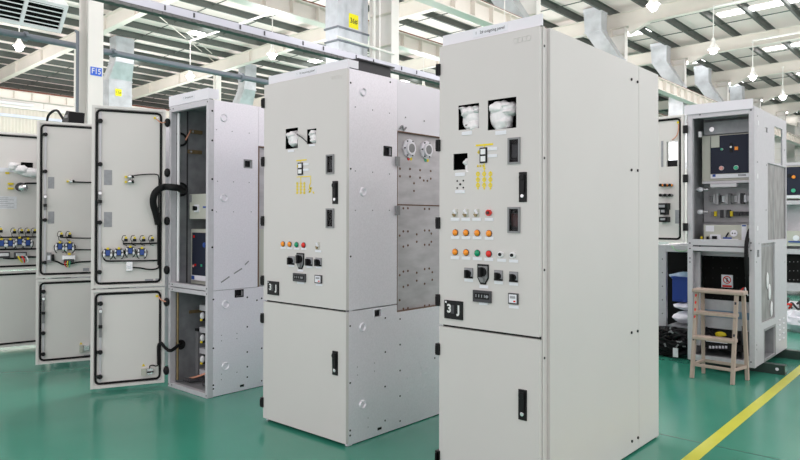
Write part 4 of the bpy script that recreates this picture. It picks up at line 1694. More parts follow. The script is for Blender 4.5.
# lower bay
m = MB()
x0_, z_ = lin(187.5, 327, 0.3)
m.box(0.012, 0.05, 0.24, 0.62, 0.05, z_)
m.box(0.012, 0.055, 0.235, 0.62, z_, z_ + 0.02, m=plastic_b)
m.build('cable_shroud', midgrey, root)
ya, za = on_left_wall(189, 312)
m = MB()
m.box(0.012, 0.03, ya, ya + 0.16, za - 0.012, za + 0.012)
m.build('wall_bracket', brass, root)
for k_, v in enumerate((307.5, 329.5, 350.5, 371.5)):
    x, z = lin(199.5, v, 0.2)
    m = MB()
    m.box(x, W - 0.04, 0.2, 0.4, z - 0.022, z + 0.022)
    if k_ < 3:
        m.ball((x + 0.06, 0.19, z - 0.06), 0.02, (1, 1, 1.4), 10, 8, m=white_pl)
        m.box(x + 0.05, x + 0.07, 0.175, 0.185, z - 0.10, z - 0.085, m=yellow)
        m.box(x + 0.03, x + 0.09, 0.2, 0.24, z - 0.10, z - 0.03, m=plastic_b)
    m.build('support_insulator', frame_m, root)
m = MB()
a_, b_, c_ = lin(190, 381, 0.15), lin(199, 376, 0.15), lin(206, 372, 0.15)
m.tube([(a_[0], 0.15, 0.05), (b_[0], 0.15, b_[1]), (c_[0], 0.2, c_[1])], 0.008)
m.build('earth_wire', pinkwire, root)
m = MB()
for s_ in range(4):
    m.tube([(0.06 + s_ * .03, 0.1, 0.045), (0.2, 0.2 + s_ * 0.05, 0.05), (0.35, 0.12 + s_ * 0.06, 0.045), (0.5, 0.3, 0.05)], 0.012)
m.build('loose_cables', darkgrey, root, smooth=True)
# hinge knuckles on the frame edge
for v in (123, 172.8, 221, 270):
    x, z = fr(C, 168.5, v)
    m = MB()
    m.ball((-0.006, -0.012, z), 1, (0.03, 0.022, 0.036), 16, 10)
    m.box(-0.03, 0.0, -0.01, 0.01, z - 0.028, z + 0.028)
    m.build('hinge', plastic_b, root)
for v in (302, 370.5):
    x, z = fr(C, 168.5, v)
    m = MB()
    m.ball((-0.006, -0.012, z), 1, (0.03, 0.022, 0.036), 16, 10)
    m.box(-0.03, 0.0, -0.01, 0.01, z - 0.028, z + 0.028)
    m.build('hinge', plastic_b, root)

# its doors
d1 = Door(root, (-5.200, 2.285), (-4.985, 2.782))
zt, zm, zb0 = d1.px(128, 106)[1], d1.px(128, 289.6)[1], d1.px(128, 388.8)[1]
zt = 2.225
up = d1.leaf(root, 'upper_door', ZS + 0.004, zt)
d1.gasket(up, ZS + 0.004, zt)
d1.rod(up, 99.8, ZS, zt, (121, 164.3, 222.5, 272), (204, 197))
d1.sticker(up, 104, 112, 170, 185)
d1.sticker(up, 104, 112, 212, 227)
d1.sticker(up, 145, 153, 279, 283)
d1.sticker(up, 155.5, 159, 278.5, 281.5)
d1.twin_plug(up, 129.5, 177)
d1.cable(up, [(134, 175.5), (140, 174.8), (150, 174.2), (157, 174.6), (158.8, 178), (158.8, 188, 0.0), (158.5, 205, 0.0), (158.5, 240, 0.0), (158.8, 262, 0.0), (158.5, 268)], 0.0045)
d1.cable(up, [(158, 216, -0.015), (158.3, 224, -0.01), (158.3, 240, -0.01), (158.5, 265, -0.01)], 0.009, name='cable_bundle')
m = MB(d1.M)
s_, z_ = d1.px(154.8, 118, 0.01)
m.box(s_ - 0.008, s_ + 0.008, 0.004, 0.012, z_ - 0.008, z_ + 0.008, m=yellow)
m.cyl((s_ + 0.02, 0.0, z_), (s_ + 0.02, 0.012, z_), 0.006, 8, m=chrome)
m.build('earth_stud', yellow, up)
d1.cable(up, [(156.5, 119), (160, 122, -0.03), (164, 122.5, -0.03), (170, 119.5, 0.02)], 0.0045, pinkwire, 'earth_wire')
for u in (125.7, 134.4, 143.4, 152):
    d1.small_terminal(up, u, 239.8)
d1.cable(up, [(123, 243.5), (135, 243.8), (150, 243.5), (158, 243)], 0.006)
for u, v in ((107.6, 252.5), (118.6, 252.2), (130, 250.5), (141.6, 251.8)):
    d1.contact_block(up, u, v, 0.95)
d1.cable(up, [(104, 258.5), (107, 261), (120, 261), (140, 260.8), (158.5, 260.3)], 0.006)
s_, z_ = d1.px(129.5, 266)
m = MB(d1.M)
m.box(s_ - 0.024, s_ + 0.02, -0.03, 0.012, z_ - 0.035, z_ + 0.035, m=chrome)
m.box(s_ - 0.02, s_ + 0.015, -0.034, -0.03, z_ - 0.02, z_ + 0.005, m=label_w)
m.build('relay_housing', chrome, up)
d1.cable(up, [(133, 267.5), (140, 268), (150, 269.5), (157, 268.5), (160.5, 265.5)], 0.006)
lo = d1.leaf(root, 'lower_door', 0.03, ZS - 0.006)
d1.gasket(lo, 0.03, ZS - 0.006)
d1.rod(lo, 101, 0.03, ZS, (303.5, 352, 376.5), (336, 315))
d1.sticker(lo, 145.5, 154, 380.3, 383.5)
d1.sticker(lo, 155.5, 161, 379.5, 382)
s_, z_ = d1.px(157, 296, 0.01)
m = MB(d1.M)
m.box(s_ - 0.010, s_ + 0.010, 0.004, 0.012, z_ - 0.008, z_ + 0.008)
m.build('earth_stud', yellow, lo)
d1.cable(lo, [(158.5, 296.5), (161.5, 300, -0.02), (167, 301.5, -0.03), (172.5, 298, 0.02), (174.5, 295, 0.05)], 0.005, pinkwire, 'earth_wire')
s_, z_ = d1.px(146.5, 371.5)
m = MB(d1.M)
m.box(s_ - 0.038, s_ - 0.002, -0.03, 0.012, z_ - 0.025, z_ + 0.025, m=beige)
m.box(s_ + 0.004, s_ + 0.045, -0.025, 0.012, z_ - 0.02, z_ + 0.025, m=chrome)
m.box(s_ + 0.0, s_ + 0.05, -0.035, -0.02, z_ - 0.005, z_ + 0.005, m=plastic_b)
a_, b_ = d1.px(143.6, 365.2)
m.prism([(a_ - 0.012, b_ - 0.01), (a_ + 0.012, b_ - 0.01), (a_, b_ + 0.012)], 1, 0.009, 0.012, m=yellow)
m.build('heater_thermostat', beige, lo)
d1.cable(lo, [(149.5, 369), (150, 366), (153, 365.3), (156, 366), (158.4, 364), (158.6, 355)], 0.005)
d1.cable(lo, [(158.6, 364), (158.4, 352), (158.6, 345.5), (161, 343, -0.03), (164.5, 347, -0.05), (168.5, 350.5, -0.06)], 0.012, rubber, 'flexible_hose')
hp_ = []
for u, v, dy in ((167.5, 350, -0.07), (171, 350.5, -0.05), (175, 348, 0.0), (178.5, 345, 0.06), (181, 344, 0.1)):
    x_, z_ = fr(C, u, v, dy)
    hp_.append((max(x_, 0.028) if dy > 0 else x_, dy, z_))
m = MB()
m.tube(hp_, 0.013, 10)
m.build('flexible_hose', rubber, root, smooth=True)
ya, za = on_left_wall(180, 344.5)
m = MB()
m.cyl((0.012, ya, za), (0.03, ya, za), 0.04, 18)
m.build('cable_gland', plastic_b, root)
# thick hose from upper door to the upper bay
hosepts = []
for u, v, off in ((158.4, 224, -0.02), (156, 214, -0.04), (153.2, 203, -0.07), (154.5, 194, -0.09), (160, 188.5, -0.09), (166, 186.8, -0.08)):
    s_, z_ = d1.px(u, v, off)
    hosepts.append(d1.M @ Vector((s_, off, z_)))
ya, za = on_left_wall(180.5, 190)
for u, v, dy in ((172.5, 187.3, -0.06), (178, 188, -0.02), (182.5, 190.5, 0.05)):
    x_, z_ = fr(C, u, v, dy)
    hosepts.append(Vector((max(x_, 0.03), dy, z_)))
m = MB()
m.tube(hosepts, 0.027, 12)
n_ = m.v
m.build('ribbed_hose', rubber, root, smooth=True)
for u, v in ((180.5, 189.5), (180, 139.5)):
    ya, za = on_left_wall(u, v)
    m = MB()
    pts = [(0.02, ya + 0.055 * math.cos(t), za + 0.05 * math.sin(t)) for t in [2 * PI * j / 16 for j in range(16)]]
    m.tube(pts, 0.009, 8, smooth=False, closed=True)
    if v > 150:
        m.cyl((0.013, ya, za), (0.02, ya, za), 0.05, 16, m=darkgrey)
    m.build('cable_grommet', plastic_b, root, smooth=True)

# ---------------------------------------------------------------- second open cabinet further left
C2 = dict(x=-6.235, y=2.84, z=0, w=0.565, d=1.5)
root = open_body(C2, 'second open grey cabinet from the nearest open one, its door carrying two blue contact blocks', header=0)
m = MB()
m.box(C2['w'] - 0.012, C2['w'], 0.05, 1.5, 0.0, ZR)
m.build('side_sheet', zinc, root)
d2 = Door(root, (-6.425, 2.335), (-6.25, 2.82))
up = d2.leaf(root, 'upper_door', ZS + 0.004, 2.225)
d2.gasket(up, ZS + 0.004, 2.225)
e5 = lambda x, y: (30 + x / 5.11, 110 + y / 5.11)
e6 = lambda x, y: (30 + x / 5.11, 200 + y / 5.11)
d2.rod(up, 45, ZS, 2.225, (134.5, 171.5, 220, 262.5), (209, 200))
d2.sticker(up, 48, 54.2, 177, 188.5, label_g)
d2.sticker(up, 48, 54.2, 211.5, 223.5, label_g)
d2.sticker(up, 83, 89, 268, 271)
d2.twin_plug(up, 70.8, 181.5, False)
d2.cable(up, [(73.5, 182), (80, 182.2), (90, 182.4), (100, 182.5)], 0.006)
for u, v in (e6(160, 182), e6(202, 182)):
    d2.small_terminal(up, u, v, 1.15)
d2.cable(up, [(60, 237.3), (75, 238), (90, 238.2), (100, 238.3)], 0.005)
for u, v in (e6(152, 236), e6(202, 236)):
    d2.contact_block(up, u, v, 1.1)
d2.cable(up, [(58, 248), (72, 249.6), (90, 249.8), (100, 249.8)], 0.006)
s_, z_ = d2.px(69, 257.5)
m = MB(d2.M)
m.box(s_ - 0.055, s_ + 0.05, -0.04, 0.012, z_ - 0.02, z_ + 0.02, m=chrome)
m.box(s_ - 0.045, s_ + 0.04, -0.042, -0.03, z_ - 0.045, z_ - 0.012, m=darkgrey)
for q_, mt_ in enumerate((red, yellow, teal)):
    m.tube([(s_ - 0.03 + q_ * 0.018, -0.042, z_ - 0.03), (s_ - 0.036 + q_ * 0.02, -0.05, z_ - 0.06), (s_ - 0.02 + q_ * 0.012, -0.03, z_ - 0.085)], 0.005, 5, m=mt_)
m.box(s_ - 0.01, s_ + 0.012, -0.03, 0.0, z_ + 0.024, z_ + 0.044, m=yellow)
m.build('terminal_housing', chrome, up)
s_, z_ = d2.px(49.3, 257.5)
m = MB(d2.M)
m.box(s_ - 0.022, s_ + 0.016, -0.035, 0.012, z_ - 0.045, z_ + 0.045, m=midgrey)
m.box(s_ - 0.016, s_ + 0.008, -0.039, -0.035, z_ - 0.02, z_ + 0.02, m=label_w)
m.cyl((s_ + 0.016, -0.02, z_), (s_ + 0.04, -0.02, z_), 0.03, 10, m=plastic_b)
m.build('relay_housing', midgrey, up)
d2.cable(up, [(52.5, 260.5), (58, 262), (64, 264.5), (72, 263.5), (80, 262), (100, 261)], 0.007)
lo = d2.leaf(root, 'lower_door', 0.03, ZS - 0.006)
d2.gasket(lo, 0.03, ZS - 0.006)
d2.rod(lo, 44, 0.03, ZS, (291.5, 333, 354), (322, 302))
s_, z_ = d2.px(83, 348.5)
m = MB(d2.M)
m.box(s_ - 0.03, s_ + 0.0, -0.03, 0.012, z_ - 0.03, z_ + 0.03, m=beige)
m.box(s_ + 0.005, s_ + 0.05, -0.03, 0.012, z_ - 0.015, z_ + 0.03, m=chrome)
a_, b_ = d2.px(81, 343.5)
m.prism([(a_ - 0.012, b_ - 0.01), (a_ + 0.012, b_ - 0.01), (a_, b_ + 0.012)], 1, 0.009, 0.012, m=yellow)
m.build('heater_thermostat', beige, lo)
d2.sticker(lo, 84, 90, 354.5, 357)

# ---------------------------------------------------------------- third open cabinet at the left edge
C3 = dict(x=-7.45, y=2.84, z=0, w=0.565, d=1.5)
root = open_body(C3, 'third open grey cabinet at the left edge, its door holding a white foam-wrapped instrument', header=0)
m = MB()
m.box(C3['w'] - 0.012, C3['w'], 0.05, 1.5, 0.0, ZR)
m.build('side_sheet', zinc, root)
d3 = Door(root, (-7.558, 2.26), (-7.457, 2.825))
zc3 = d3.px(20, 270)[1]
hole = d3.rect(21, 33.5, 162.3, 168.3)
up = d3.leaf(root, 'upper_door', zc3 + 0.006, 2.225, [hole])
d3.gasket(up, zc3 + 0.006, 2.225)
m = MB(d3.M)
m.box(hole[0] - 0.01, hole[1] + 0.01, 0.037, 0.045, hole[2] - 0.01, hole[3] + 0.01)
m.build('cutout_backing', dark, up)
m = MB(d3.M)
for u, v, ru, rv, off, sd_ in ((13, 166.3, 5.5, 4.2, -0.06, 1), (21, 169.5, 8, 4.5, -0.06, 2), (31, 172.5, 12, 4.6, -0.05, 3)):
    s_, z_ = d3.px(u, v, off)
    rx = abs(d3.px(u + ru, v, off)[0] - s_)
    rz = abs(d3.px(u, v + rv, off)[1] - z_)
    m.ball((s_, off, z_), 1.0, (rx, 0.05, rz), 20, 14, lump=0.2, seed=sd_)
m.build('foam_wrapped_instrument', wrap, up, smooth=True)
s_, z_ = d3.px(6.5, 169.8)
m = MB(d3.M)
m.box(s_ - 0.09, s_ + 0.07, 0.006, 0.012, z_ - 0.02, z_ + 0.02)
m.build('label_plate', label_w, up)
m = MB(d3.M)
s_, z_ = d3.px(7.5, 173)
m.box(s_ - 0.018, s_ + 0.018, 0.004, 0.012, z_ - 0.01, z_ + 0.01)
m.build('earth_stud', yellow, up)
s_, z_ = d3.px(20, 187)
m = MB(d3.M)
for dz in (-0.018, 0.03):
    m.box(s_ - 0.11, s_ - 0.06, -0.012, 0.006, z_ + dz - 0.01, z_ + dz + 0.01, m=yellow)
m.cyl((s_, -0.05, z_), (s_, 0.012, z_), 0.045, 14, m=darkgrey)
m.ball((s_ + 0.02, -0.05, z_ - 0.01), 0.035, (1.4, 1, 1), 12, 8, m=chrome)
m.build('microswitch', darkgrey, up)
d3.cable(up, [(22, 184.5), (26, 183.4), (32, 183.2), (40, 183.3)], 0.008)
sh = d3.sticker(up, -4, 16.8, 196.3, 208.8, paper, 'instruction_sheet')
m = MB(d3.M)
a_ = d3.rect(-4, 16, 197, 208, 0.009)
for q_ in range(6):
    zz = a_[2] + (a_[3] - a_[2]) * (q_ + 0.5) / 6
    m.box(a_[0] + 0.02, a_[1] - 0.02 - 0.05 * (q_ % 2), 0.0085, 0.0095, zz - 0.002, zz + 0.002)
m.build('printed_lines', label_g, sh)
for u, v in ((0.5, 231), (14, 232), (21.2, 232), (27.8, 232), (34.3, 232)):
    d3.small_terminal(up, u, v, 1.2)
d3.cable(up, [(-4, 237.5), (10, 237.2), (25, 237), (40, 236.8)], 0.007)
for u, v in ((1, 243), (9.8, 243), (19, 241.5), (27.3, 242.5)):
    d3.contact_block(up, u, v, 1.2)
d3.cable(up, [(-4, 249.5), (10, 249.3), (25, 249), (40, 248.8)], 0.008)
for u, v in ((2.5, 255), (19.5, 255)):
    s_, z_ = d3.px(u, v)
    m = MB(d3.M)
    m.box(s_ - 0.05, s_ + 0.06, -0.04, 0.012, z_ - 0.03, z_ + 0.03, m=darkgrey)
    m.box(s_ - 0.04, s_ + 0.05, -0.045, -0.04, z_ - 0.01, z_ + 0.02, m=chrome)
    if u > 10:
        for q_, mt_ in enumerate((yellow, red, white_pl)):
            m.tube([(s_ - 0.02 + q_ * 0.035, -0.045, z_ - 0.01), (s_ + q_ * 0.035, -0.06, z_ - 0.05), (s_ + 0.02 + q_ * 0.02, -0.04, z_ - 0.075)], 0.008, 5, m=mt_)
    m.build('terminal_housing', darkgrey, up)
d3.cable(up, [(3, 258), (12, 258.5), (20, 257.5), (28, 257), (40, 257)], 0.009)
lo = d3.leaf(root, 'lower_door', 0.03, zc3 - 0.006)
d3.gasket(lo, 0.03, zc3 - 0.006)
# black gadget with cable resting on top of that cabinet
p = at(73, 120, 1, 2.97)
g = empty('cable_box', (p.x, 2.97, ZR), 'small black box with looped cable resting on top behind the second open door', 'cable box')
m = MB()
m.prism([(-0.10, 0.0), (0.07, 0.0), (0.10, 0.20), (0.03, 0.215), (-0.08, 0.12)], 1, -0.08, 0.08)
m.box(-0.01, 0.07, -0.085, -0.08, 0.14, 0.17, m=midgrey)
m.build('case', plastic_b, g, bevel=0.01)
m = MB()
pts = []
for u, v in ((64, 120.5), (60, 114), (57, 110.5), (52.5, 111.5), (48.5, 115.5), (47, 121)):
    q_ = at(u, v, 1, 2.97)
    pts.append((q_.x - p.x, 0, q_.z - ZR))
m.tube(pts, 0.013)
m.build('cable', rubber, g, smooth=True)

# ================================================================ right hand group
C = RIGHT
W, D = C['w'], C['d']
root = empty('switchgear_cabinet', (C['x'], C['y'], C['z']), 'open cabinet at the right with navy breaker panel, wooden ladder standing before it', 'cabinet')
zsl = fr(C, 720, 246.5)[1]
pw = 0.045
zt_ = 2.235
m = MB()
m.box(0, pw, 0, 0.05, 0, zt_)
m.box(W - pw, W, 0, 0.05, 0, zt_)
m.box(pw, W - pw, 0, 0.04, zt_ - 0.06, zt_)
m.box(pw, W - pw, 0, 0.05, 0, 0.05)
m.box(pw, W - pw, -0.004, 0.05, zsl + 0.006, zsl + 0.06)
m.box(pw, W - pw, 0, 0.05, zsl - 0.045, zsl - 0.006)
fm = m.build('front_frame', frame_m, root, bevel=0.002)
m = MB()
for u, v in ((700, 114.8), (751, 110), (751, 243), (751, 250.5), (690, 243), (690, 248.5), (690, 258), (690, 262), (700, 246), (751, 362)):
    x, z = fr(C, u, v)
    m.cyl((x, -0.003, z), (x, 0.001, z), 0.006, 8)
m.build('frame_screws', plastic_b, fm)
m = MB()
m.box(0.0, 0.012, 0.05, D, 0.0, zt_)
m.box(0.012, W - 0.012, 0.05, D - 0.012, zt_ - 0.012, zt_)
m.box(0.012, W - 0.012, 0.05, D - 0.012, 0.012, 0.024)
m.box(0.012, W - 0.012, 0.05, 0.7, zsl - 0.006, zsl + 0.006)
m.box(0.012, W - 0.012, 0.70, 0.712, 0.02, 1.75)
m.box(0.012, W - 0.012, 0.42, 0.43, zsl, zt_ - 0.02, m=frame_m)
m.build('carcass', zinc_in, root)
m = MB()
m.box(-0.02, W - 0.01, -0.012, -0.002, zt_ - 0.02, H)
m.build('header_board', white_steel, root)
# side
def S(u, v):
    return sd(C, u, v)
win = (S(774.5, 140)[0], S(782.3, 140)[0], S(778, 164.5)[1], S(778, 127.5)[1])
lowy0, lowy1 = S(767.8, 200)[0], S(783.8, 200)[0]
ztu, zbu = S(770, 163.5)[1], S(770, 240)[1]
pl1 = (S(761.5, 280)[0], S(774.8, 280)[0], S(767, 321)[1], S(767, 243)[1])
oval = (S(764.5, 342)[0], S(775, 342)[0], S(769, 357)[1], S(769, 329)[1])
slots = [(S(765.5, 130)[0], S(767.6, 130)[0], S(766.5, 132.5)[1], S(766.5, 127.5)[1]),
         (S(757.3, 253)[0], S(759.3, 253)[0], S(758.3, 257)[1], S(758.3, 250)[1])]
pl0 = (lowy0, D - 0.02, zbu, ztu)
m = MB()
m.sheet(0.05, D, 0.004, zt_, [win, pl0, pl1, oval] + slots, W, W - 0.012, 'side')
m.build('side_sheet', frame_m, root)
m = MB()
m.sheet(pl0[0] - 0.01, pl0[1] + 0.01, pl0[2] - 0.01, pl0[3] + 0.01, [], W - 0.014, W - 0.02, 'side')
m.sheet(pl1[0] - 0.01, pl1[1] + 0.01, pl1[2] - 0.01, pl1[3] + 0.01, [], W - 0.014, W - 0.02, 'side')
m.build('bare_steel_plate', steel2, root)
for u, v in ((768.5, 281), (770.5, 292), (772.5, 309)):
    y, z = S(u, v)
    m = MB()
    m.ball((W - 0.008, y, z), 1.0, (0.008, 0.035, 0.075), 12, 10, lump=0.2, seed=u)
    m.build('torn_sticker', white_pl, root)
for u, v in ((758.2, 121.8), (757.6, 175), (757.6, 227)):
    y, z = S(u, v)
    m = MB()
    m.box(W, W + 0.002, y - 0.015, y + 0.015, z - 0.03, z + 0.01)
    m.build('paper_sticker', white_pl, root)
m = MB()
y0_, y1_, z0_, z1_ = oval
m.sheet(y0_ - 0.02, y1_ + 0.02, z0_ - 0.02, z1_ + 0.02, [oval], W + 0.003, W, 'side')
m.build('opening_rim', midgrey, root, bevel=0.001)
m = MB()
m.box(W - 0.16, W - 0.15, y0_ - 0.1, y1_ + 0.12, z0_ - 0.03, z1_ + 0.04)
m.build('opening_dark_plate', darkgrey, root)  # dark plate added behind the opening to paint its dim inside
m = MB()
for r_ in range(5):
    for c_ in range(2):
        y, z = S(779.3 + c_ * 4, 320 + r_ * 5 - c_ * 2)
        m.box(W, W + 0.006, y - 0.03, y + 0.03, z - 0.006, z + 0.006)
m.build('louvre_slots', white_steel, root)
m = MB()
for u, v in ((757.5, 116), (757.5, 162), (766.5, 165), (766, 210), (759, 243.5), (756.5, 262), (784.8, 262), (784.5, 150), (775, 243), (756.7, 345), (756.7, 349.5)):
    y, z = S(u, v)
    m.cyl((W - 0.001, y, z), (W + 0.002, y, z), 0.007, 8)
m.build('side_screws', midgrey, root)
# interior, planes at local depth
def R5(u0, u1, v0, v1, dy):
    return frect(C, u0, u1, v0, v1, dy)
def ibox(m, u0, u1, v0, v1, dy, th, mt=None, clampx=True):
    r = R5(u0, u1, v0, v1, dy)
    x1 = min(r[1], W - 0.02) if clampx else r[1]
    m.box(r[0], x1, dy, dy + th, r[2], r[3], m=mt)
    return r
m = MB()
ibox(m, 702, 760, 134, 180.5, 0.20, 0.2)
tr = m.build('breaker_truck', beige, root, bevel=0.004)
m = MB()
ibox(m, 710.5, 760, 134.5, 173, 0.188, 0.012)
m.build('breaker_front', navy, tr)
m = MB()
ibox(m, 710.5, 760, 173.6, 177.6, 0.182, 0.018)
ibox(m, 712.5, 715.5, 174.3, 176.8, 0.180, 0.002, blue_pl)
ibox(m, 738, 746, 174, 176, 0.180, 0.002, label_g)
m.build('rating_strip', label_w, tr)
m = MB()
ibox(m, 711, 719.3, 136, 147.5, 0.182, 0.006)
m.build('name_plate', beige, tr)
for u, v, r_, mt_ in ((721.6, 168.2, 0.017, pink), (736.2, 167.6, 0.017, teal), (722, 149.3, 0.009, teal)):
    x, z = fr(C, u, v, 0.188)
    m = MB()
    m.cyl((x, 0.172, z), (x, 0.188, z), r_, 18, m=mt_)
    m.cyl((x, 0.18, z), (x, 0.188, z), r_ * 1.2, 18)
    m.build('breaker_button', white_steel, tr)
m = MB()
ibox(m, 729.6, 732.2, 143, 152, 0.180, 0.008)
x, z = fr(C, 731, 147, 0.18)
m.cyl((x, 0.172, z), (x, 0.18, z), 0.009, 12, m=white_pl)
m.build('charging_slot', plastic_b, tr)
m = MB()
ibox(m, 734.6, 738, 146.6, 150, 0.180, 0.008)
m.build('spring_indicator', orange, tr)
m = MB()
ibox(m, 702, 760, 180.6, 183, 0.16, 0.3)
m.build('shelf', frame_m, root)
m = MB()
ibox(m, 710, 736.5, 183.5, 187.2, 0.12, 0.08)
m.build('shelf_handle', frame_m, root, bevel=0.003)
m = MB()
ibox(m, 704, 760, 113, 117.5, 0.15, 0.02)
ibox(m, 704, 760, 120, 133, 0.22, 0.02)
ibox(m, 698.5, 700.8, 131.5, 137, 0.10, 0.04, white_pl)
x, z = fr(C, 712, 129.5, 0.22)
m.cyl((x, 0.212, z), (x, 0.22, z), 0.022, 14, m=chrome)
m.build('upper_cross_rails', zinc_in, root)
# terminal rows on the mounting plate
m = MB()
ibox(m, 704, 760, 187.5, 222, 0.40, 0.012)
mp = m.build('mounting_plate', frame_m, root)
def terminal_row(u0, u1, v0, v1, n, base, tall):
    m = MB()
    r = R5(u0, u1, v0, v1, 0.34)
    x1 = min(r[1], W - 0.03)
    m.box(r[0], x1, 0.36, 0.40, r[2] + (r[3] - r[2]) * 0.3, r[2] + (r[3] - r[2]) * 0.7)
    wd = (x1 - r[0]) / n
    for k_ in range(n):
        xa = r[0] + k_ * wd
        a_ = base[k_ % len(base)]
        hh = tall[k_ % len(tall)]
        zc_ = (r[2] + r[3]) / 2
        m.box(xa + wd * 0.08, xa + wd * 0.92, 0.33, 0.385, zc_ - (r[3] - r[2]) * hh / 2, zc_ + (r[3] - r[2]) * hh / 2, m=a_)
    return m.build('terminal_row', midgrey, mp)
terminal_row(710, 760, 193.5, 204, 16, [midgrey, frame_m, frame_m, darkgrey, label_w, frame_m, midgrey], [0.6, 0.9, 1.0, 0.7])
terminal_row(711, 760, 209.5, 218, 15, [midgrey, yellow, midgrey, darkgrey, midgrey, darkgrey, yellow, darkgrey, darkgrey, darkgrey, darkgrey, darkgrey, darkgrey, midgrey, darkgrey], [0.5, 0.6, 0.95, 0.95, 0.9, 0.95, 0.6, 0.5, 0.5, 0.5, 0.5, 0.5, 0.5, 0.5, 0.9])
m = MB()
ibox(m, 703.5, 760, 225, 242, 0.13, 0.25)
bx = m.build('instrument_box', beige, root, bevel=0.004)
m = MB()
ibox(m, 705.5, 714, 225.5, 231.5, 0.127, 0.003, label_w)
ibox(m, 741.5, 746.5, 224.5, 241, 0.127, 0.003, label_w)
ibox(m, 742, 746, 225, 226.4, 0.126, 0.001, blue_pl)
ibox(m, 723, 731.5, 237.3, 238.8, 0.12, 0.01, blue_pl)
ibox(m, 710, 720.5, 234.5, 239.5, 0.115, 0.015, label_w)
ibox(m, 712, 716.5, 236, 239, 0.10, 0.015, plastic_b)
ibox(m, 706.3, 708.3, 236.5, 239.5, 0.10, 0.02, plastic_b)
ibox(m, 700.5, 702, 236.5, 239.5, 0.10, 0.02, yellow)
ibox(m, 718, 738, 239, 241, 0.11, 0.02, label_w)
x, z = fr(C, 733.8, 233.3, 0.12)
m.cyl((x, 0.118, z), (x, 0.13, z), 0.03, 18, m=label_w)
m.cyl((x - 0.01, 0.115, z), (x - 0.01, 0.118, z), 0.006, 8, m=plastic_b)
m.cyl((x + 0.01, 0.115, z), (x + 0.01, 0.118, z), 0.006, 8, m=plastic_b)
a_, b_ = fr(C, 726, 237, 0.12), fr(C, 728.8, 232.5, 0.12)
m.bar((a_[0], 0.115, a_[1]), (b_[0], 0.115, b_[1]), 0.008, 0.012, m=plastic_b)
m.build('switch_cluster', label_w, bx)
m = MB()
for v in (189.5, 212):
    x, z = fr(C, 699, v, 0.16)
    m.cyl((0.012, 0.2, z), (0.12, 0.2, z), 0.012, 10, m=chrome)
    m.ball((0.05, 0.2, z), 0.022, (1.4, 1, 1), 10, 8, m=label_w)
m.build('shutter_bolts', chrome, root)
# lower bay
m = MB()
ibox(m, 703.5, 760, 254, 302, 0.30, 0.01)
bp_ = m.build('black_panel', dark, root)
m = MB()
ibox(m, 692, 700, 252, 345, 0.1, 0.03)
ibox(m, 701, 760, 250, 256.5, 0.25, 0.03)
ibox(m, 703, 760, 301, 312, 0.29, 0.02)
ibox(m, 703, 760, 318, 330, 0.29, 0.02)
m.build('lower_cross_rails', frame_m, root)
m = MB()
ibox(m, 703, 760, 311.5, 318.5, 0.28, 0.02)
m.build('blue_film', bluefilm, root)
r = R5(721.6, 733, 274.8, 287.5, 0.296)
m = MB()
m.box(r[0], r[1], 0.290, 0.296, r[2], r[3])
xc, zc = (r[0] + r[1]) / 2, (r[2] + r[3]) / 2 + 0.012
rr = (r[1] - r[0]) * 0.36
V, Fc = [], []
for k_ in range(28):
    t = 2 * PI * k_ / 28
    V += [(xc + rr * math.cos(t), 0.2885, zc + rr * math.sin(t)), (xc + rr * 0.78 * math.cos(t), 0.2885, zc + rr * 0.78 * math.sin(t))]
for k_ in range(28):
    j = (k_ + 1) % 28
    Fc.append((2 * k_, 2 * j, 2 * j + 1, 2 * k_ + 1))
m.add(V, Fc, red)
m.bar((xc - rr * 0.62, 0.288, zc + rr * 0.62), (xc + rr * 0.62, 0.288, zc - rr * 0.62), 0.001, rr * 0.22, m=red, up=Vector((0, 0, 1)))
m.box(xc - rr * 0.15, xc + rr * 0.15, 0.2875, 0.289, zc - rr * 0.5, zc + rr * 0.5, m=ink)
m.box(r[0] + 0.008, r[1] - 0.008, 0.2885, 0.290, r[2] + 0.004, r[2] + 0.022, m=red)
m.build('prohibition_sign', label_w, bp_)
m = MB()
for i in range(6):
    for j in range(5):
        x, z = fr(C, 705 + i * 8, 258 + j * 10, 0.299)
        if x < W - 0.03:
            m.cyl((x, 0.297, z), (x, 0.3, z), 0.003, 6)
m.build('panel_rivets', darkgrey, bp_)
m = MB()
ibox(m, 705, 744, 343, 350, 0.2, 0.2, plastic_b)
ibox(m, 706, 727, 340.5, 342.5, 0.18, 0.22, label_w)
for k_ in range(6):
    r = R5(709 + 3.2 * k_, 711 + 3.2 * k_, 346, 348.5, 0.19)
    m.box(r[0], r[1], 0.19, 0.2, r[2], r[3], m=label_w)
a_ = fr(C, 712, 333, 0.25)
for k_ in range(3):
    m.tube([(a_[0] - 0.05, 0.25, a_[1] + 0.05), (a_[0] + 0.03, 0.22 + 0.03 * k_, a_[1] - 0.03), (a_[0] + 0.14, 0.25, a_[1] - 0.02 - 0.02 * k_), (a_[0] + 0.22, 0.28, a_[1] - 0.05)], 0.008, 6, m=rubber)
m.ball((a_[0] + 0.07, 0.27, a_[1] - 0.01), 1, (0.05, 0.02, 0.03), 10, 8, m=yellow)
m.build('contactor_tray', frame_m, root)
m = MB()
pts = []
for u, v, dy in ((751, 228, 0.2), (748.5, 234, 0.05), (746.5, 245, -0.03), (746.3, 262, -0.03), (747.5, 280, 0.02), (747, 291, 0.1)):
    x, z = fr(C, u, v, dy)
    pts.append((min(x, W - 0.03), dy, z))
m.tube(pts, 0.017, 10)
m.build('black_cable_bundle', rubber, root, smooth=True)
x, z = fr(C, 745, 289.5, 0.05)
m = MB()
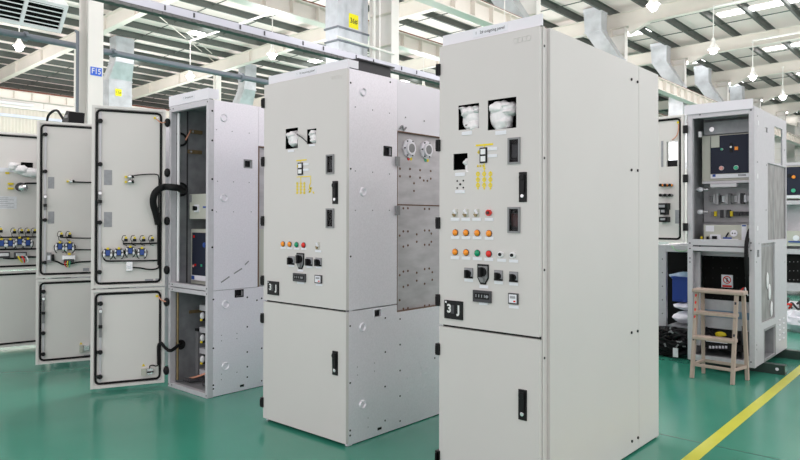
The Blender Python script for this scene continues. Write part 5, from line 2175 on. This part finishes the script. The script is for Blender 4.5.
for k_ in range(4):
    m.tube([(x, 0.06, z + 0.02), (x - 0.02 * k_ + 0.01, 0.04, z - 0.01), (x - 0.03 * k_ + 0.03, 0.03, z - 0.05)], 0.006, 6, m=(white_pl, darkgrey, red, rubber)[k_])
m.build('cable_ends', white_pl, root)
# hinges and folded back upper door
for v in (129.5, 178.5, 227):
    x, z = fr(C, 687, v)
    m = MB()
    m.cyl((-0.012, -0.016, z - 0.035), (-0.012, -0.016, z + 0.035), 0.022, 14)
    m.box(-0.03, 0.0, -0.012, 0.012, z - 0.03, z + 0.03)
    m.build('hinge', plastic_b, root)
zb = at(672, 242.5, 1, 6.26).z
zt = at(683, 114.5, 1, 6.26).z
dr = Door(root, (-2.655, 6.295), (-2.093, 6.25))
hr = dr.rect(665.8, 676.8, 141.5, 166.5)
up = dr.leaf(root, 'upper_door', zb, zt, [hr])
dr.gasket(up, zb, zt, 0.034)
dr.sticker(up, 661.2, 663.3, 141, 167, label_g, 'vertical_plate')
dr.sticker(up, 675.2, 679.6, 210, 223.5)
m = MB(dr.M)
s_, z_ = dr.px(677.7, 122.3)
m.box(s_ - 0.01, s_ + 0.01, 0.004, 0.012, z_ - 0.01, z_ + 0.01)
m.build('earth_stud', yellow, up)
dr.cable(up, [(678.5, 124), (678.3, 130), (676.5, 136), (672, 140)], 0.005, pinkwire, 'earth_wire')
m = MB(dr.M)
s_, z_ = dr.px(671, 160, 0.05)
m.box(hr[0] - 0.01, hr[1] + 0.02, 0.05, 0.06, hr[2] - 0.02, hr[2] + 0.06, m=plastic_b)
m.build('device_behind_cutout', plastic_b, up)
for v, mt_ in ((185.3, orange), (195.3, midgrey)):
    for k_ in range(3):
        u = 662 + k_ * 4.6
        s_, z_ = dr.px(u, v)
        m = MB(dr.M)
        m.cyl((s_, -0.04, z_), (s_, 0.012, z_), 0.014, 10)
        m.cyl((s_ - 0.018, -0.02, z_), (s_ + 0.018, -0.02, z_), 0.011, 8, m=mt_)
        m.build('lamp_holder', plastic_b, up)
for u, v, w_, h_ in ((664.5, 206.5, 0.05, 0.03), (665.5, 211.5, 0.03, 0.03), (665.5, 219.5, 0.04, 0.024)):
    s_, z_ = dr.px(u, v)
    m = MB(dr.M)
    m.box(s_ - w_, s_ + w_, -0.05, 0.012, z_ - h_, z_ + h_)
    m.box(s_ - w_ * 0.6, s_ + w_ * 0.5, -0.055, -0.05, z_ - h_ * 0.3, z_ + h_ * 0.5, m=label_g)
    m.build('switch_body', plastic_b, up)

# mounting rails under the cabinet row
for yy, x0_, x1_, lab in ((6.555, -2.12, -1.345, 'dark green mounting rail under the open cabinet, its end beside the yellow line'),
                         (7.36, -2.12, -0.85, 'dark green mounting rail behind the first one, running out to the right edge')):
    r_ = empty('mounting_rail', (x0_, yy, 0), lab, 'rail')
    L_ = x1_ - x0_
    m = MB()
    m.box(0, L_, 0, 0.012, 0, 0.082)
    m.box(0, L_, 0.012, 0.08, 0.071, 0.082)
    m.box(0, L_, 0.012, 0.08, 0.0, 0.012)
    m.build('channel', railg, r_)
    m = MB()
    m.cyl((L_ - 0.06, -0.003, 0.045), (L_ - 0.06, 0.0, 0.045), 0.014, 12)
    m.build('bolt_hole', white_steel, r_)

# neighbouring low frame with panel, box and bags
fx0, fy0 = at(658.5, 280, 1, 6.95).x, 6.95
fx1 = -2.10
g = empty('cabinet_frame', (fx0, fy0, 0.0), 'bare grey cabinet frame with black back panel, left of the open right cabinet', 'cabinet frame')
zt = at(672, 245, 1, 6.95).z
fg = g
m = MB()
pwid = 0.075
for x in (0, fx1 - fx0 - pwid):
    for y in (0, 0.75):
        m.box(x, x + pwid, y, y + 0.05, 0, zt)
m.box(pwid, fx1 - fx0 - pwid, 0, 0.05, zt - 0.07, zt)
m.box(pwid, fx1 - fx0 - pwid, 0.75, 0.80, zt - 0.07, zt)
m.box(0, pwid, 0.05, 0.75, zt - 0.05, zt)
m.box(fx1 - fx0 - pwid, fx1 - fx0, 0.05, 0.75, zt - 0.05, zt)
m.build('frame_posts', frame_m, g, bevel=0.003)
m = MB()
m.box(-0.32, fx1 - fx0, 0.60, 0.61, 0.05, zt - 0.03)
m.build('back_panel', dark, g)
m = MB()
m.box(0.075, fx1 - fx0 - 0.075, 0.01, 0.05, 0.0, 0.02)
m.build('bottom_rail', zinc_in, g)
m = MB()
for k_ in range(7):
    m.cyl((0.04, -0.002, 0.1 + k_ * 0.14), (0.04, 0.001, 0.1 + k_ * 0.14), 0.006, 8)
m.build('post_holes', plastic_b, g)
m = MB()
a_ = at(676, 248, 1, 6.93) - Vector((fx0, fy0, 0.0))
m.tube([(a_.x - 0.05, 0.0, a_.z + 0.02), (a_.x, -0.03, a_.z - 0.02), (a_.x + 0.08, -0.02, a_.z - 0.03), (a_.x + 0.14, 0.0, a_.z + 0.01)], 0.006, 6)
m.build('earth_wire', mat('pale_green_wire', (0.35, 0.55, 0.35), 0.5), g)
XM = (fx0 + fx1) / 2
# shelf stack: crate, bags, cable heap standing inside the frame
def W3(u, v, y):
    return at(u, v, 1, y)
zb1, zb2 = W3(676, 302, 7.1).z, W3(676, 277, 7.1).z
bb = empty('plastic_crate', (XM, 7.28, zb1 + 0.004), 'blue plastic crate standing on white bags beside the open right cabinet', 'crate')
m = MB()
bx0, bx1 = -0.16, 0.16
m.sheet(bx0, bx1, -0.16, 0.16, [(bx0 + 0.012, bx1 - 0.012, -0.148, 0.148)], zb2 - zb1, 0.01, 'top')
m.box(bx0, bx1, -0.16, 0.16, 0, 0.01)
m.sheet(bx0 - 0.01, bx1 + 0.01, -0.17, 0.17, [(bx0 + 0.012, bx1 - 0.012, -0.148, 0.148)], zb2 - zb1, zb2 - zb1 - 0.02, 'top')
m.build('tub', bluebox, bb, bevel=0.003)
m = MB()
m.ball((-0.06, 0, zb2 - zb1 - 0.01), 1, (0.17, 0.14, 0.05), 20, 10, lump=0.25, seed=3)
m.build('folded_cover', bluefilm, bb, smooth=True)
zc1 = W3(676, 311, 7.05).z
zc0 = W3(676, 325, 7.05).z
o = MB()
o.ball((0, 0, 0), 1, (0.17, 0.17, (zb1 - zc1) / 2 * 0.9), 30, 16, lump=0.1, seed=11, lfreq=2.2)
o = o.build('white_bag', bag, smooth=True)
o.location = (XM, 7.22, (zb1 + zc1) / 2)
tag(o, 'flat folded white bag directly under the blue crate', 'bag')
o = MB()
o.ball((0, 0, 0), 1, (0.175, 0.19, (zc1 - zc0) / 2 * 0.9), 30, 16, lump=0.15, seed=14, lfreq=2.5)
o = o.build('white_bag', bag, smooth=True)
o.location = (XM, 7.2, (zc1 + zc0) / 2)
tag(o, 'crumpled white bag lying on the black cable heap', 'bag')
sh_ = MB()
sh_.box(0.075, fx1 - fx0 - 0.075, 0.02, 0.60, zc0 - 0.012, zc0)
sh_.build('shelf_plate', zinc_in, fg)
# black cable heap
g = empty('cable_heap', (XM - 0.04, 6.74, 0.0), 'tangled heap of black cables on the floor under the white bags', 'cables')
m = MB()
rnd = random.Random(3)
for k_ in range(80):
    c_ = Vector((rnd.uniform(-0.2, 0.12), rnd.uniform(-0.06, 0.06), rnd.uniform(0.02, 0.24)))
    pts = []
    a0 = rnd.uniform(0, 6)
    rad = rnd.uniform(0.06, 0.17)
    for j in range(7):
        t = a0 + j * 0.85
        pts.append(c_ + Vector((rad * math.cos(t), rad * 0.7 * math.sin(t), 0.035 * math.sin(t * 1.7 + k_))))
    for p_ in pts:
        p_.z = max(p_.z, 0.015)
        p_.x = max(min(p_.x, 0.2), -0.34)
        p_.z = min(p_.z, 0.34)
    m.tube(pts, rnd.choice((0.010, 0.013, 0.016)), 6, sub=4)
hp = m.build('cables', rubber, g, smooth=True)
m = MB()
a_ = W3(675.8, 357, 6.55) - Vector(g.location)
b_ = W3(675.8, 348, 6.55) - Vector(g.location)
m.box(a_.x - 0.024, a_.x + 0.024, -0.2, -0.193, max(0, a_.z), b_.z)
m.build('paper_tag', paper, g)
m = MB()
rnd = random.Random(5)
for k_ in range(9):
    q_ = Vector((rnd.uniform(-0.2, 0.16), rnd.uniform(-0.16, -0.12), rnd.uniform(0.06, 0.3)))
    m.bar(q_, q_ + Vector((rnd.uniform(-0.03, 0.03), 0, rnd.uniform(-0.04, 0.04))), 0.012, 0.012)
m.build('cable_end_lugs', midgrey, g)

# step ladder --------------------------------------------------------------
l1, l2, l3 = Vector((-1.915, 5.92, 0)), Vector((-1.59, 5.90, 0)), Vector((-1.542, 6.155, 0))
l4 = Vector((-1.90, 6.175, 0))
zt = 0.735
tA, tB = at(694.5, 290, 1, 6.03), at(746, 293.5, 1, 6.03)
g = empty('step_ladder', (l1.x, l1.y, 0), 'small pale wooden step ladder standing before the open right cabinet', 'ladder')
o_ = l1.copy()
topz = (tA.z + tB.z) / 2
T1 = Vector((tA.x + 0.03, 6.00, topz - 0.012))
T2 = Vector((tB.x - 0.06, 5.985, topz - 0.012))
T3 = Vector((tB.x - 0.03, 6.07, topz - 0.012))
T4 = Vector((tA.x + 0.055, 6.07, topz - 0.012))
for a_, b_ in ((l1, T1), (l2, T2), (l3, T3), (l4, T4)):
    m = MB()
    m.bar(a_ - o_, b_ - o_, 0.029, 0.029)
    m.build('leg', wood, g, bevel=0.003)
m = MB()
m.box(tA.x - o_.x, tB.x - o_.x, 5.955 - o_.y, 6.10 - o_.y, topz - 0.014, topz + 0.018)
m.build('top_board', wood, g, bevel=0.008)
def on(a_, b_, z):
    return a_ + (b_ - a_) * (z / b_.z)
for v, u_ in ((315, 720), (340, 720)):
    z = at(u_, v, 1, 5.95).z
    a_, b_ = on(l1, T1, z) - o_, on(l2, T2, z) - o_
    m = MB()
    mid = (a_ + b_) / 2
    m.box(a_.x - 0.005, b_.x + 0.005, mid.y - 0.03, mid.y + 0.075, z - 0.014, z + 0.014)
    m.build('step', wood, g, bevel=0.004)
z = 0.115
P = [on(l1, T1, z) - o_, on(l2, T2, z) - o_, on(l3, T3, z) - o_, on(l4, T4, z) - o_]
for i, j in ((0, 1), (1, 2), (3, 2), (0, 3)):
    m = MB()
    m.bar(P[i], P[j], 0.02, 0.024)
    m.build('stretcher', wood, g, bevel=0.003)
for a_, b_, mt_, rng in ((l1, T1, red, (0.70, 0.64, 0.58, 0.52)), (l2, T2, navy, (0.66, 0.40)), (l1, T1, navy, (0.33,))):
    for z in rng:
        q_ = on(a_, b_, z) - o_
        m = MB()
        m.box(q_.x - 0.008, q_.x + 0.006, q_.y - 0.0165, q_.y - 0.0145, z - 0.014, z + 0.008)
        m.build('paint_mark', mt_, g)


# farther cabinet at the right edge ------------------------------------------
C4 = dict(x=-3.30, y=13.5, z=0.083, w=1.6, d=1.3)
x_l = at(787, 200, 1, 13.5).x
C4['x'] = x_l - 0.25
root = empty('switchgear_cabinet', (C4['x'], C4['y'], C4['z']), 'farther open cabinet at the right edge, partly behind the open one, with navy breaker front', 'cabinet')
Wd = 0.95
def Q(u, v):
    return fr(C4, u, v)
zt = Q(792, 162.5)[1]
m = MB()
m.box(0, 0.06, 0, 0.06, 0, zt)
m.box(Wd - 0.06, Wd, 0, 0.06, 0, zt)
m.box(0.06, Wd - 0.06, 0, 0.06, zt - 0.06, zt)
m.box(0.06, Wd - 0.06, 0, 0.06, Q(792, 254)[1], Q(792, 249)[1])
m.box(0.06, Wd - 0.06, -0.02, 0.06, 0, 0.14)
m.build('front_frame', frame_m, root)
m = MB()
m.box(0, 0.015, 0.06, 1.2, 0, zt)
m.box(Wd - 0.015, Wd, 0.06, 1.2, 0, zt)
m.box(0.015, Wd - 0.015, 1.18, 1.2, 0, zt)
m.box(0.015, Wd - 0.015, 0.06, 1.18, zt - 0.015, zt)
m.box(0.015, Wd - 0.015, 0.3, 0.32, Q(792, 250)[1], zt - 0.02, m=frame_m)
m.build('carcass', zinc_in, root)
m = MB()
m.box(0.12, Wd - 0.08, 0.0, 0.3, Q(792, 199)[1], Q(792, 165.5)[1])
tr = m.build('breaker_truck', beige, root)
m = MB()
m.box(0.16, Wd - 0.1, -0.02, 0.0, Q(792, 195)[1], Q(792, 167)[1])
m.build('breaker_front', navy, tr)
m = MB()
m.box(0.16, Wd - 0.1, -0.02, 0.0, Q(792, 198)[1], Q(792, 195.4)[1])
m.build('rating_strip', label_w, tr)
for u, v, mt_, rr in ((793.7, 190.6, teal, 0.035), (794, 177, orange, 0.03), (790, 176, plastic_b, 0.035)):
    x, z = Q(u, v)
    m = MB()
    m.cyl((x, -0.04, z), (x, -0.02, z), rr, 14)
    m.build('breaker_button', mt_, tr)
m = MB()
m.box(0.06, Wd - 0.06, -0.02, 0.3, Q(792, 204.5)[1], Q(792, 200.5)[1])
m.build('shelf', frame_m, root)
m = MB()
m.box(0.06, Wd - 0.06, 0.02, 0.3, Q(792, 246)[1], Q(792, 231)[1])
bx = m.build('instrument_box', beige, root)
m = MB()
x, z = Q(796, 238)
m.cyl((x, 0.0, z), (x, 0.02, z), 0.05, 14, m=label_w)
m.box(x - 0.12, x + 0.1, 0.0, 0.02, z - 0.08, z - 0.055, m=blue_pl)
m.build('switch_cluster', label_w, bx)
m = MB()
m.box(0.06, Wd - 0.06, 0.06, 0.08, 0.15, Q(792, 255)[1])
bp_ = m.build('black_panel', dark, root)
m = MB()
for i in range(5):
    for j in range(5):
        x, z = Q(789 + i * 4, 262 + j * 9)
        m.cyl((x, 0.055, z), (x, 0.06, z), 0.008, 6)
m.build('panel_rivets', midgrey, bp_)

# bench beam and clutter right behind the open cabinet
p = at(783, 304, 1, 10.6)
g = empty('steel_bench', (p.x - 0.1, 10.6, 0), 'low grey steel bench frame behind the open right cabinet', 'bench')
zt = p.z
m = MB()
m.box(0, 1.6, 0, 0.5, zt - 0.16, zt)
m.build('top', frame_m, g, bevel=0.004)
for x in (0.02, 1.5):
    for y in (0.02, 0.42):
        m = MB()
        m.box(x, x + 0.07, y, y + 0.06, 0, zt - 0.16)
        m.build('leg', frame_m, g)
p = at(793, 333, 1, 9.2)
o = MB()
o.ball((0, 0, 0), 1, (0.22, 0.16, 0.13), 24, 14, lump=0.35, seed=21, lfreq=2.4)
o = o.build('crumpled_bag', bag, smooth=True)
o.location = (p.x + 0.08, 9.2, 0.13)
tag(o, 'crumpled white plastic bag on the floor at the right edge', 'bag')
g = empty('cable_heap', (p.x - 0.05, 9.75, 0), 'small heap of red and grey cables behind the white bag at the right edge', 'cables')
rnd = random.Random(9)
m = MB()
for k_ in range(18):
    c_ = Vector((rnd.uniform(-0.2, 0.35), rnd.uniform(-0.12, 0.12), rnd.uniform(0.04, 0.32)))
    a0 = rnd.uniform(0, 6)
    rad = rnd.uniform(0.05, 0.13)
    pts = [c_ + Vector((rad * math.cos(a0 + j * .9), rad * math.sin(a0 + j * .9), 0.04 * math.sin(j * 1.7 + k_))) for j in range(6)]
    for p_ in pts:
        p_.z = max(p_.z, 0.015)
    m.tube(pts, 0.014, 6, sub=4, m=(darkgrey, darkgrey, red, midgrey)[k_ % 4])
m.build('cables', darkgrey, g, smooth=True)

# floor markings -------------------------------------------------------------
def G(u, v):
    return at(u, v, 2, 0.0)
la, lb = G(681, 460), G(785, 377)
ra, rb = G(699, 460), G(800, 374)
def ext(a, b, y):
    return a.x + (b.x - a.x) * (y - a.y) / (b.y - a.y)
m = MB()
V = [(ext(la, lb, 1.0), 1.0, 0), (ext(ra, rb, 1.0), 1.0, 0), (ext(ra, rb, 18.0), 18.0, 0), (ext(la, lb, 18.0), 18.0, 0)]
m.add([(a, b, 0.0005) for a, b, _ in V] + [(a, b, 0.002) for a, b, _ in V], [(0, 1, 2, 3), (4, 5, 6, 7), (0, 1, 5, 4), (1, 2, 6, 5), (2, 3, 7, 6), (3, 0, 4, 7)])
tag(m.build('floor_line', line_m), 'yellow painted line on the green floor at the lower right', 'floor line')
jm = mat('floor_joint', (0.035, 0.11, 0.085), 0.5)
a_, b_ = G(660, 434), G(720, 449)
print('joint', a_, b_)
m = MB()
m.bar((-9, a_.y + (a_.x + 9) * 0, 0.0006), (3, a_.y, 0.0006), 0.008, 0.0012)
tag(m.build('floor_joint', jm), 'thin dark joint line in the green floor, before the yellow line start', 'floor joint')
a_ = G(300, 425)
m = MB()
m.bar((-2.6, -1, 0.0006), (-2.6, 2.5, 0.0006), 0.006, 0.0012)

# ================================================================ light
wd = bpy.data.worlds.new('sky')
SC.world = wd
wd.use_nodes = True
nt = wd.node_tree
bg = nt.nodes['Background']
bg.inputs[0].default_value = (1.0, 0.965, 0.975, 1)
bg.inputs[1].default_value = 1.05
SC.view_settings.view_transform = 'Standard'
SC.view_settings.look = 'None'
SC.view_settings.exposure = 0.36
SC.view_settings.gamma = 1.0
SC.view_settings.use_curve_mapping = False
